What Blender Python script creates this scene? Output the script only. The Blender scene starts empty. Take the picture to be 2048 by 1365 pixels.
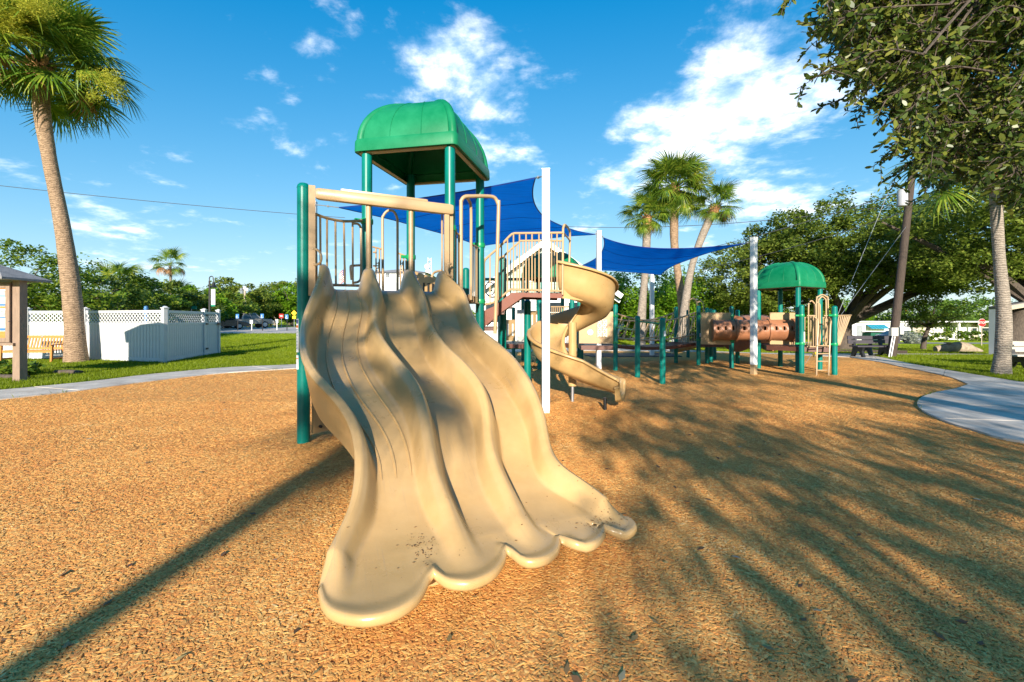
import bpy, bmesh, math, random
import numpy as np
from mathutils import Vector, Matrix, Quaternion
random.seed(7); rng = np.random.default_rng(11)
R = math.radians
scene = bpy.context.scene
COL = scene.collection

# ------------------------------------------------------------------ camera, sky, sun, exposure
F, EYE, HOR = 880.0, 1.5, 640.0            # focal length in photo pixels, eye height, horizon row
cam_d = bpy.data.cameras.new('camera'); cam = bpy.data.objects.new('camera', cam_d); COL.objects.link(cam)
cam.location = (0, 0, EYE); cam.rotation_euler = (R(90), 0, 0)
cam_d.sensor_width = 36; cam_d.lens = 36*F/2048
cam_d.shift_y = -(682.5-HOR)/2048
cam_d.clip_start = .05; cam_d.clip_end = 3000
scene.camera = cam
SUN_EL = R(17.5); SUN_AZ = math.atan2(.055, 1)        # the light travels along +Y and a little +X
sun_dir = Vector((math.sin(SUN_AZ)*math.cos(SUN_EL), math.cos(SUN_AZ)*math.cos(SUN_EL), -math.sin(SUN_EL)))
sl = bpy.data.lights.new('sun', 'SUN'); sl.energy = 3.35; sl.angle = R(.55); sl.color = (1, .9, .76)
so = bpy.data.objects.new('sun', sl); COL.objects.link(so)
so.rotation_euler = sun_dir.to_track_quat('-Z', 'Y').to_euler(); so.location = (-5, -40, 30)
scene.view_settings.view_transform = 'Standard'; scene.view_settings.look = 'None'
scene.view_settings.gamma = 1; scene.view_settings.use_curve_mapping = False
scene.view_settings.exposure = 1.56
world = bpy.data.worlds.new('World'); scene.world = world; world.use_nodes = True

def new_node(nt, typ, **kw):
    n = nt.nodes.new(typ)
    for k, v in kw.items(): setattr(n, k, v)
    return n
def link(nt, a, b): nt.links.new(a, b)
def math_node(nt, op, a, b=None, clamp=False):
    n = new_node(nt, 'ShaderNodeMath', operation=op); n.use_clamp = clamp
    for i, v in enumerate((a, b)):
        if v is None: continue
        if isinstance(v, (int, float)): n.inputs[i].default_value = v
        else: link(nt, v, n.inputs[i])
    return n.outputs[0]

def px_dir(px, py): return Vector(((px-1024)/F, 1, (HOR-py)/F)).normalized()

def build_sky():
    nt = world.node_tree; nt.nodes.clear()
    out = new_node(nt, 'ShaderNodeOutputWorld'); bg = new_node(nt, 'ShaderNodeBackground')
    sky = new_node(nt, 'ShaderNodeTexSky', sky_type='NISHITA'); sky.sun_disc = False
    sky.sun_elevation = SUN_EL; sky.sun_rotation = math.pi+SUN_AZ
    sky.air_density = .85; sky.dust_density = .05; sky.ozone_density = 2.2
    hs = new_node(nt, 'ShaderNodeHueSaturation'); hs.inputs['Saturation'].default_value = SKY_SAT; hs.inputs['Value'].default_value = SKY_VAL
    hs.inputs['Hue'].default_value = SKY_HUE
    # the bright horizon band is rolled off the way the photograph's exposure blending does, the same all round the sky
    sc = new_node(nt, 'ShaderNodeVectorMath', operation='MULTIPLY_ADD'); link(nt, sky.outputs[0], sc.inputs[0]); sc.inputs[1].default_value = (SKY_ROLL,)*3; sc.inputs[2].default_value = (1, 1, 1)
    dv = new_node(nt, 'ShaderNodeVectorMath', operation='DIVIDE'); link(nt, sky.outputs[0], dv.inputs[0]); link(nt, sc.outputs[0], dv.inputs[1])
    tn = new_node(nt, 'ShaderNodeVectorMath', operation='MULTIPLY'); link(nt, dv.outputs[0], tn.inputs[0]); tn.inputs[1].default_value = SKY_TINT
    link(nt, tn.outputs[0], hs.inputs['Color'])
    tc = new_node(nt, 'ShaderNodeTexCoord'); sep = new_node(nt, 'ShaderNodeSeparateXYZ'); link(nt, tc.outputs['Generated'], sep.inputs[0])
    zc = math_node(nt, 'ADD', math_node(nt, 'MAXIMUM', sep.outputs[2], 0.0), .16)
    cx = math_node(nt, 'DIVIDE', sep.outputs[0], zc); cy = math_node(nt, 'DIVIDE', sep.outputs[1], zc)
    comb = new_node(nt, 'ShaderNodeCombineXYZ'); link(nt, cx, comb.inputs[0]); link(nt, cy, comb.inputs[1])
    n1 = new_node(nt, 'ShaderNodeTexNoise'); n1.inputs['Scale'].default_value = 2.1; n1.inputs['Detail'].default_value = 9; n1.inputs['Roughness'].default_value = .62
    n1.inputs['Distortion'].default_value = .35
    link(nt, comb.outputs[0], n1.inputs['Vector'])
    n2 = new_node(nt, 'ShaderNodeTexNoise'); n2.inputs['Scale'].default_value = 6; n2.inputs['Detail'].default_value = 8; n2.inputs['Roughness'].default_value = .6
    link(nt, comb.outputs[0], n2.inputs['Vector'])
    dens = math_node(nt, 'ADD', math_node(nt, 'MULTIPLY', n1.outputs[0], 1.0), math_node(nt, 'MULTIPLY', n2.outputs[0], .5))
    # cloud banks stand where the photograph shows them: direction, spread, weight, horizontal stretch
    for (px, py, sharp, w) in CLOUDS:
        d = px_dir(px, py)
        dot = new_node(nt, 'ShaderNodeVectorMath', operation='DOT_PRODUCT'); link(nt, tc.outputs['Generated'], dot.inputs[0]); dot.inputs[1].default_value = d
        g = math_node(nt, 'POWER', math_node(nt, 'MAXIMUM', dot.outputs['Value'], 0.0), sharp)
        dens = math_node(nt, 'ADD', dens, math_node(nt, 'MULTIPLY', g, w))
    mr = new_node(nt, 'ShaderNodeMapRange', interpolation_type='SMOOTHSTEP'); link(nt, dens, mr.inputs[0])
    mr.inputs[1].default_value = .82; mr.inputs[2].default_value = 1.22; mr.inputs[3].default_value = 0; mr.inputs[4].default_value = .93
    shade = new_node(nt, 'ShaderNodeValToRGB'); link(nt, n2.outputs[0], shade.inputs[0])
    shade.color_ramp.elements[0].position = .40; shade.color_ramp.elements[0].color = (CLOUD*.50, CLOUD*.60, CLOUD*.74, 1)
    shade.color_ramp.elements[1].position = .60; shade.color_ramp.elements[1].color = (CLOUD, CLOUD*.98, CLOUD*.96, 1)
    mix = new_node(nt, 'ShaderNodeMix', data_type='RGBA'); link(nt, mr.outputs[0], mix.inputs[0]); link(nt, hs.outputs[0], mix.inputs[6]); link(nt, shade.outputs[0], mix.inputs[7])
    link(nt, mix.outputs[2], bg.inputs[0]); bg.inputs[1].default_value = SKY_STRENGTH
    link(nt, bg.outputs[0], out.inputs[0])
SKY_SAT, SKY_VAL, SKY_HUE, SKY_STRENGTH, CLOUD = 1.55, 1.0, .500, .15, 5.2
SKY_ROLL, SKY_TINT = .26, (.88, .95, 1.0)
CLOUDS = [(880, 100, 260, 0.202), (950, 165, 260, 0.216), (1450, 235, 150, 0.175), (1610, 190, 150, 0.19), (1330, 310, 240, 0.165), (1540, 400, 160, 0.187), (1290, 210, 900, 0.115), (1225, 245, 2500, 0.144), (1060, 315, 1200, 0.158), (970, 310, 1200, 0.144), (820, 385, 600, 0.144),
          (1250, 330, 300, 0.130), (1430, 110, 500, 0.086), (190, 445, 500, 0.144), (320, 320, 900, 0.122), (330, 480, 300, 0.086), (980, 340, 400, 0.108), (1180, 420, 400, 0.086)]
build_sky()

# ------------------------------------------------------------------ helpers
def W(px, py, Y): return Vector(((px-1024)*Y/F, Y, EYE+(HOR-py)*Y/F))
def G(px, py, z=0.0):
    Y = F*(EYE-z)/(py-HOR); return Vector(((px-1024)*Y/F, Y, z))
def sstep(a, b, x):
    t = np.clip((np.asarray(x, float)-a)/(b-a), 0, 1); return t*t*(3-2*t)
def tz(x, y):
    left = .46*sstep(22, 45, y)*sstep(-1, -6, x)
    fall = -(np.clip(np.asarray(y, float)-18, 0, 24)*.043+np.clip(np.asarray(y, float)-42, 0, 40)*.022)*sstep(7, 13, x)
    return left+fall
def on(x, y, dz=0.0): return Vector((x, y, float(tz(x, y))+dz))

class MB:
    def __init__(s): s.v = []; s.f = []; s.mi = []; s.cur = 0
    def add(s, vs, fs):
        o = len(s.v); s.v += [tuple(v) for v in vs]; s.f += [tuple(i+o for i in f) for f in fs]; s.mi += [s.cur]*len(fs); return s
    def box(s, c, size, rotz=0, mat=None):
        m = mat if mat is not None else Matrix.Rotation(rotz, 3, 'Z'); c = Vector(c)
        hx, hy, hz = size[0]/2, size[1]/2, size[2]/2
        vs = [c+m@Vector((x*hx, y*hy, z*hz)) for z in (-1, 1) for y in (-1, 1) for x in (-1, 1)]
        return s.add(vs, [(0, 2, 3, 1), (4, 5, 7, 6), (0, 1, 5, 4), (2, 6, 7, 3), (0, 4, 6, 2), (1, 3, 7, 5)])
    def bar(s, a, b, w, h, up=(0, 0, 1)):
        a = Vector(a); b = Vector(b); d = b-a; L = d.length; d.normalize(); up = Vector(up)
        if abs(d.dot(up)) > .98: up = Vector((0, 1, 0))
        x = d.cross(up).normalized(); z = x.cross(d)
        m = Matrix((x, d, z)).transposed(); return s.box((a+b)/2, (w, L, h), mat=m)
    def tube(s, pts, r, n=8, cap=True):
        pts = [Vector(p) for p in pts]; rs = r if isinstance(r, (list, tuple)) else [r]*len(pts)
        rings = []; prev = None
        for i, p in enumerate(pts):
            t = (pts[min(i+1, len(pts)-1)]-pts[max(i-1, 0)])
            t = t.normalized() if t.length > 1e-9 else Vector((0, 0, 1))
            if prev is None:
                ref = Vector((0, 0, 1)) if abs(t.z) < .9 else Vector((1, 0, 0)); x = t.cross(ref).normalized()
            else:
                x = prev-t*prev.dot(t); x = x.normalized() if x.length > 1e-6 else t.orthogonal().normalized()
            prev = x; y = t.cross(x)
            rings.append([p+(x*math.cos(2*math.pi*k/n)+y*math.sin(2*math.pi*k/n))*rs[i] for k in range(n)])
        vs = [v for ring in rings for v in ring]; fs = []
        for i in range(len(pts)-1):
            for k in range(n): fs.append((i*n+k, i*n+(k+1) % n, (i+1)*n+(k+1) % n, (i+1)*n+k))
        if cap: fs += [tuple(range(n-1, -1, -1)), tuple((len(pts)-1)*n+k for k in range(n))]
        return s.add(vs, fs)
    def lathe(s, c, prof, n=14):
        c = Vector(c); vs = []; fs = []
        for (r, z) in prof:
            for k in range(n): vs.append(c+Vector((r*math.cos(2*math.pi*k/n), r*math.sin(2*math.pi*k/n), z)))
        for i in range(len(prof)-1):
            for k in range(n): fs.append((i*n+k, i*n+(k+1) % n, (i+1)*n+(k+1) % n, (i+1)*n+k))
        fs += [tuple(range(n-1, -1, -1)), tuple((len(prof)-1)*n+k for k in range(n))]
        return s.add(vs, fs)
    def prism(s, pts, vec):
        vec = Vector(vec); n = len(pts); a = [Vector(p) for p in pts]; b = [p+vec for p in a]
        return s.add(a+b, [tuple(range(n-1, -1, -1)), tuple(range(n, 2*n))]+[(i, (i+1) % n, n+(i+1) % n, n+i) for i in range(n)])
    def grid(s, rows, closed=False):
        m = len(rows[0]); vs = [p for r in rows for p in r]; fs = []
        for i in range(len(rows)-1):
            for k in range(m if closed else m-1): fs.append((i*m+k, i*m+(k+1) % m, (i+1)*m+(k+1) % m, (i+1)*m+k))
        return s.add(vs, fs)

def smooth_curve(pts, per=6):
    pts = [Vector(p) for p in pts]; out = []
    for i in range(len(pts)-1):
        p0 = pts[max(i-1, 0)]; p1 = pts[i]; p2 = pts[i+1]; p3 = pts[min(i+2, len(pts)-1)]
        for k in range(per):
            t = k/per
            out.append(.5*((2*p1)+(p2-p0)*t+(2*p0-5*p1+4*p2-p3)*t*t+(3*p1-p0-3*p2+p3)*t**3))
    return out+[pts[-1]]

def wloc(o):
    v = Vector((0, 0, 0))
    while o is not None: v += o.location; o = o.parent
    return v
def finish(o, m, smooth, angle=40):
    for mm in (m if isinstance(m, (list, tuple)) else [m]): o.data.materials.append(mm)
    if smooth:
        o.data.polygons.foreach_set('use_smooth', [True]*len(o.data.polygons))
        if smooth != 'all':
            try: o.data.set_sharp_from_angle(angle=R(angle))
            except Exception: pass
def obj(name, mb, m, parent=None, smooth=True, local=False, fix=True):
    """One mesh object; vertices are given in world coordinates unless local."""
    off = wloc(parent) if (parent is not None and not local) else Vector((0, 0, 0))
    me = bpy.data.meshes.new(name)
    if parent is None and not local:           # origin at the base of the thing
        a = np.array(mb.v); c = (a.min(0)+a.max(0))/2; off = Vector((c[0], c[1], a[:, 2].min()))
    me.from_pydata([Vector(v)-off for v in mb.v], [], mb.f)
    if fix:
        bm = bmesh.new(); bm.from_mesh(me); bmesh.ops.recalc_face_normals(bm, faces=bm.faces); bm.to_mesh(me); bm.free()
    if isinstance(m, (list, tuple)): me.polygons.foreach_set('material_index', mb.mi)
    me.update()
    o = bpy.data.objects.new(name, me); COL.objects.link(o); o.parent = parent
    if parent is None and not local: o.location = off
    finish(o, m, smooth); return o
def empty(name, label, cat, loc=(0, 0, 0), group=None, rotz=0):
    o = bpy.data.objects.new(name, None); COL.objects.link(o); o.location = loc; o.rotation_euler = (0, 0, rotz); o.empty_display_size = .2
    return tag(o, label, cat, group)
def tag(o, label=None, cat=None, group=None, kind=None):
    for k, v in (('label', label), ('category', cat), ('group', group), ('kind', kind)):
        if v: o[k] = v
    return o
def copy_tree(o, parent=None):
    c = o.copy(); COL.objects.link(c)
    if parent is not None: c.parent = parent; c.matrix_parent_inverse = o.matrix_parent_inverse.copy()
    for ch in [x for x in list(bpy.data.objects) if x.parent == o]: copy_tree(ch, c)
    return c
def quads_np(name, V, m, parent=None, rnd=None, smooth=False):
    """V: (n, k, 3) world-space polygons of k corners each."""
    n, k = V.shape[:2]; off = np.array(wloc(parent)) if parent is not None else np.zeros(3)
    me = bpy.data.meshes.new(name); me.vertices.add(n*k); me.vertices.foreach_set('co', (V-off).reshape(-1).astype(np.float32))
    me.loops.add(n*k); me.loops.foreach_set('vertex_index', np.arange(n*k, dtype=np.int32))
    me.polygons.add(n); me.polygons.foreach_set('loop_start', np.arange(0, n*k, k, dtype=np.int32))
    at = me.attributes.new('rnd', 'FLOAT', 'FACE'); at.data.foreach_set('value', (rng.random(n) if rnd is None else rnd).astype(np.float32))
    me.update(calc_edges=True); me.materials.append(m)
    o = bpy.data.objects.new(name, me); COL.objects.link(o); o.parent = parent; return o

# ------------------------------------------------------------------ materials
def M(name, col, rough=.5, var=.12, scale=4, bump=.0, bscale=60, metal=0, spec=.5, col2=None, stretch=None, coat=0):
    m = bpy.data.materials.new(name); m.use_nodes = True; nt = m.node_tree; b = nt.nodes['Principled BSDF']
    b.inputs['Roughness'].default_value = rough; b.inputs['Metallic'].default_value = metal; b.inputs['Specular IOR Level'].default_value = spec
    if coat: b.inputs['Coat Weight'].default_value = coat; b.inputs['Coat Roughness'].default_value = .15
    geo = new_node(nt, 'ShaderNodeTexCoord'); src = geo.outputs['Object']
    if stretch:
        mp = new_node(nt, 'ShaderNodeMapping'); mp.inputs['Scale'].default_value = stretch; link(nt, src, mp.inputs[0]); src = mp.outputs[0]
    n = new_node(nt, 'ShaderNodeTexNoise'); n.inputs['Scale'].default_value = scale; n.inputs['Detail'].default_value = 6; n.inputs['Roughness'].default_value = .65
    link(nt, src, n.inputs['Vector'])
    rp = new_node(nt, 'ShaderNodeValToRGB'); link(nt, n.outputs[0], rp.inputs[0])
    c1 = [max(0, c*(1-var)) for c in col]; c2 = [min(1, c*(1+var)) for c in (col2 or col)]
    rp.color_ramp.elements[0].position = .32; rp.color_ramp.elements[0].color = (*c1, 1)
    rp.color_ramp.elements[1].position = .68; rp.color_ramp.elements[1].color = (*c2, 1)
    link(nt, rp.outputs[0], b.inputs['Base Color'])
    rr = new_node(nt, 'ShaderNodeMapRange'); link(nt, n.outputs[0], rr.inputs[0]); rr.inputs[3].default_value = max(.03, rough-.1); rr.inputs[4].default_value = min(1, rough+.1)
    link(nt, rr.outputs[0], b.inputs['Roughness'])
    if bump:
        n2 = new_node(nt, 'ShaderNodeTexNoise'); n2.inputs['Scale'].default_value = bscale; n2.inputs['Detail'].default_value = 4; link(nt, src, n2.inputs['Vector'])
        bp = new_node(nt, 'ShaderNodeBump'); bp.inputs['Strength'].default_value = bump; bp.inputs['Distance'].default_value = .02
        link(nt, n2.outputs[0], bp.inputs['Height']); link(nt, bp.outputs[0], b.inputs['Normal'])
    return m
def leaf_mat(name, stops, trans=.3, rough=.5):
    m = bpy.data.materials.new(name); m.use_nodes = True; nt = m.node_tree; b = nt.nodes['Principled BSDF']; out = nt.nodes['Material Output']
    at = new_node(nt, 'ShaderNodeAttribute', attribute_name='rnd'); oi = new_node(nt, 'ShaderNodeObjectInfo')
    geo = new_node(nt, 'ShaderNodeNewGeometry')
    n = new_node(nt, 'ShaderNodeTexNoise'); n.inputs['Scale'].default_value = .9; n.inputs['Detail'].default_value = 3; link(nt, geo.outputs['Position'], n.inputs['Vector'])
    f = math_node(nt, 'ADD', math_node(nt, 'MULTIPLY', at.outputs['Fac'], .6), math_node(nt, 'MULTIPLY', n.outputs[0], .4))
    f = math_node(nt, 'ADD', f, math_node(nt, 'MULTIPLY', math_node(nt, 'SUBTRACT', oi.outputs['Random'], .5), .12))
    rp = new_node(nt, 'ShaderNodeValToRGB'); link(nt, f, rp.inputs[0]); cr = rp.color_ramp
    for i, (p, c) in enumerate(stops):
        e = cr.elements[i] if i < 2 else cr.elements.new(p)
        e.position = p; e.color = (*c, 1)
    link(nt, rp.outputs[0], b.inputs['Base Color']); b.inputs['Roughness'].default_value = rough; b.inputs['Specular IOR Level'].default_value = .35
    tr = new_node(nt, 'ShaderNodeBsdfTranslucent'); link(nt, rp.outputs[0], tr.inputs[0])
    mx = new_node(nt, 'ShaderNodeMixShader'); mx.inputs[0].default_value = trans
    link(nt, b.outputs[0], mx.inputs[1]); link(nt, tr.outputs[0], mx.inputs[2]); link(nt, mx.outputs[0], out.inputs[0])
    return m

TAN = M('tan_plastic', (.47, .295, .118), .30, .06, 3, .03, 90, col2=(.50, .32, .135))
def add_scuffs(m, ang, amt):
    # faint run marks and bleached scuffs worn into the plastic, running down the slide
    nt = m.node_tree; b = nt.nodes['Principled BSDF']; lk = b.inputs['Base Color'].links[0]; src = lk.from_socket
    tc = new_node(nt, 'ShaderNodeTexCoord'); mp = new_node(nt, 'ShaderNodeMapping'); mp.inputs['Rotation'].default_value = (0, 0, ang); link(nt, tc.outputs['Object'], mp.inputs[0])
    m2 = new_node(nt, 'ShaderNodeMapping'); m2.inputs['Scale'].default_value = (1.2, 45, 1.2); link(nt, mp.outputs[0], m2.inputs[0])
    n = new_node(nt, 'ShaderNodeTexNoise'); n.inputs['Scale'].default_value = 1.4; n.inputs['Detail'].default_value = 6; n.inputs['Roughness'].default_value = .7; link(nt, m2.outputs[0], n.inputs['Vector'])
    n2 = new_node(nt, 'ShaderNodeTexNoise'); n2.inputs['Scale'].default_value = 2.3; n2.inputs['Detail'].default_value = 5; link(nt, tc.outputs['Object'], n2.inputs['Vector'])
    r1 = new_node(nt, 'ShaderNodeMapRange'); link(nt, n.outputs[0], r1.inputs[0]); r1.inputs[1].default_value = .56; r1.inputs[2].default_value = .72
    r2 = new_node(nt, 'ShaderNodeMapRange'); link(nt, n2.outputs[0], r2.inputs[0]); r2.inputs[1].default_value = .42; r2.inputs[2].default_value = .7
    f = math_node(nt, 'MULTIPLY', math_node(nt, 'MULTIPLY', r1.outputs[0], r2.outputs[0]), amt)
    mx = new_node(nt, 'ShaderNodeMix', data_type='RGBA'); link(nt, f, mx.inputs[0]); link(nt, src, mx.inputs[6]); mx.inputs[7].default_value = (.30, .22, .14, 1)
    n3 = new_node(nt, 'ShaderNodeTexNoise'); n3.inputs['Scale'].default_value = 1.6; n3.inputs['Detail'].default_value = 7; n3.inputs['Roughness'].default_value = .7; link(nt, tc.outputs['Object'], n3.inputs['Vector'])
    r3 = new_node(nt, 'ShaderNodeMapRange'); link(nt, n3.outputs[0], r3.inputs[0]); r3.inputs[1].default_value = .5; r3.inputs[2].default_value = .75; r3.inputs[4].default_value = .35
    m3 = new_node(nt, 'ShaderNodeMix', data_type='RGBA'); link(nt, r3.outputs[0], m3.inputs[0]); link(nt, mx.outputs[2], m3.inputs[6]); m3.inputs[7].default_value = (.56, .40, .22, 1); link(nt, m3.outputs[2], b.inputs['Base Color'])
add_scuffs(TAN, 1.18, .8)
TANP = M('tan_paint', (.43, .29, .155), .38, .06, 5)
TANPANEL = M('tan_panel', (.39, .25, .115), .45, .06, 3, .03, 80)
GREENP = M('green_paint', (.0, .155, .125), .36, .20, 2.2, spec=.3)
GREENC = M('green_clamp', (.005, .26, .09), .35, .08, 6)
GREENROOF = M('green_roof_plastic', (.0, .155, .058), .46, .12, 1.6, .05, 60, spec=.25, col2=(.012, .19, .085))
BROWN = M('brown_coated_deck', (.11, .04, .025), .5, .12, 6, .15, 120)
RUST = M('red_brown_stringer', (.16, .034, .011), .55, .07, 4)
TUNNEL = M('brown_tunnel_plastic', (.29, .115, .055), .42, .10, 3, .04, 80, spec=.3, col2=(.34, .15, .075))
BLACK = M('black_steel', (.012, .012, .013), .45, .2, 6)
WHITEP = M('white_paint', (.70, .70, .69), .4, .05, 3)
VINYL = M('white_vinyl', (.50, .51, .52), .45, .08, 2)
DIRTYW = M('weathered_white', (.62, .60, .55), .5, .12, 8)
GREYM = M('galvanised_steel', (.42, .43, .45), .4, .1, 10, metal=.7)
TEAK = M('honey_teak', (.50, .21, .045), .5, .2, 5, .1, 60, stretch=(1, 1, 8))
KIOSK = M('brown_grey_lumber', (.25, .17, .12), .65, .18, 6, .2, 50, stretch=(3, 3, .6))
POLEW = M('creosoted_pole', (.06, .042, .032), .85, .35, 9, .8, 30, stretch=(4, 4, .35))
SHINGLE = M('grey_roof', (.24, .23, .23), .85, .2, 8, .4, 40)
CONC = M('concrete', (.47, .40, .33), .85, .22, 1.6, .15, 120, col2=(.54, .48, .41))
ASPH = M('asphalt_pale', (.30, .27, .25), .9, .12, .5, .1, 60)
BARK = M('oak_bark', (.085, .065, .05), .9, .45, 7, 1.0, 18, stretch=(3, 3, .6))
GLASS = M('dark_glass', (.02, .03, .04), .08, .1, 2, spec=.8)
SIDING = M('white_siding', (.52, .53, .52), .5, .04, 2)
SAGE = M('pale_green_siding', (.27, .40, .32), .55, .04, 2)
STUCCO = M('white_stucco', (.72, .71, .68), .8, .06, 3, .1, 60)
BEIGE = M('beige_stucco', (.50, .42, .35), .8, .06, 3)

def trunk_mat(name, c1, c2, ring=9):
    m = bpy.data.materials.new(name); m.use_nodes = True; nt = m.node_tree; b = nt.nodes['Principled BSDF']; b.inputs['Roughness'].default_value = .9
    tc = new_node(nt, 'ShaderNodeTexCoord'); mp = new_node(nt, 'ShaderNodeMapping'); mp.inputs['Scale'].default_value = (1, 1, 1); link(nt, tc.outputs['Object'], mp.inputs[0])
    wv = new_node(nt, 'ShaderNodeTexWave', wave_type='BANDS', bands_direction='Z'); wv.inputs['Scale'].default_value = ring*.32; wv.inputs['Distortion'].default_value = 6
    wv.inputs['Detail'].default_value = 3; wv.inputs['Detail Scale'].default_value = 2; link(nt, mp.outputs[0], wv.inputs[0])
    n = new_node(nt, 'ShaderNodeTexNoise'); n.inputs['Scale'].default_value = 9; n.inputs['Detail'].default_value = 8; n.inputs['Roughness'].default_value = .7; link(nt, tc.outputs['Object'], n.inputs['Vector'])
    f = math_node(nt, 'ADD', math_node(nt, 'MULTIPLY', wv.outputs['Fac'], .22), math_node(nt, 'MULTIPLY', n.outputs[0], .72))
    rp = new_node(nt, 'ShaderNodeValToRGB'); link(nt, f, rp.inputs[0])
    rp.color_ramp.elements[0].position = .25; rp.color_ramp.elements[0].color = (*c1, 1); rp.color_ramp.elements[1].position = .62; rp.color_ramp.elements[1].color = (*c2, 1)
    link(nt, rp.outputs[0], b.inputs['Base Color'])
    bp = new_node(nt, 'ShaderNodeBump'); bp.inputs['Strength'].default_value = .9; bp.inputs['Distance'].default_value = .05; link(nt, f, bp.inputs['Height']); link(nt, bp.outputs[0], b.inputs['Normal'])
    return m
PALMBARK = trunk_mat('palm_bark', (.10, .06, .033), (.40, .27, .17), 16)
PALMGREY = trunk_mat('grey_palm_bark', (.12, .10, .08), (.36, .30, .24), 16)
BOOT = M('palm_boots', (.30, .13, .05), .85, .45, 14, .7, 25, col2=(.42, .22, .09))
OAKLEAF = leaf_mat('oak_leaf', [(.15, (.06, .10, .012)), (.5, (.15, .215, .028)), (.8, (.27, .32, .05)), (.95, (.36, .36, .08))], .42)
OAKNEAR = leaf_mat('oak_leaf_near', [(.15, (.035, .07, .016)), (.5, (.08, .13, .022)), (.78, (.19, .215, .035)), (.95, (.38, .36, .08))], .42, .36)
FERNLEAF = leaf_mat('feathery_leaf', [(.15, (.06, .15, .008)), (.55, (.16, .32, .014)), (.9, (.34, .46, .03)), (.97, (.48, .26, .03))], .4)
BUSHLEAF = leaf_mat('bush_leaf', [(.15, (.05, .115, .012)), (.55, (.14, .23, .020)), (.9, (.32, .36, .04))], .4)
SILVERLEAF = leaf_mat('silver_leaf', [(.2, (.20, .23, .17)), (.8, (.42, .44, .36))], .2)
POINCLEAF = leaf_mat('orange_flower_leaf', [(.15, (.06, .13, .015)), (.55, (.14, .24, .03)), (.80, (.22, .30, .03)), (.86, (.62, .16, .03))], .35)
FROND = leaf_mat('palm_frond', [(.15, (.045, .11, .010)), (.5, (.12, .21, .018)), (.75, (.25, .31, .03)), (.93, (.48, .43, .06))], .35, .4)
DRYFROND = leaf_mat('dry_frond', [(.2, (.25, .12, .05)), (.8, (.45, .26, .12))], .2)
FLOWER = leaf_mat('palm_flower', [(.2, (.32, .36, .03)), (.8, (.66, .60, .08))], .35)
GRASSBLADE = leaf_mat('grass_blade', [(.15, (.20, .28, .006)), (.5, (.40, .46, .010)), (.9, (.60, .58, .03))], .5)

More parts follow.
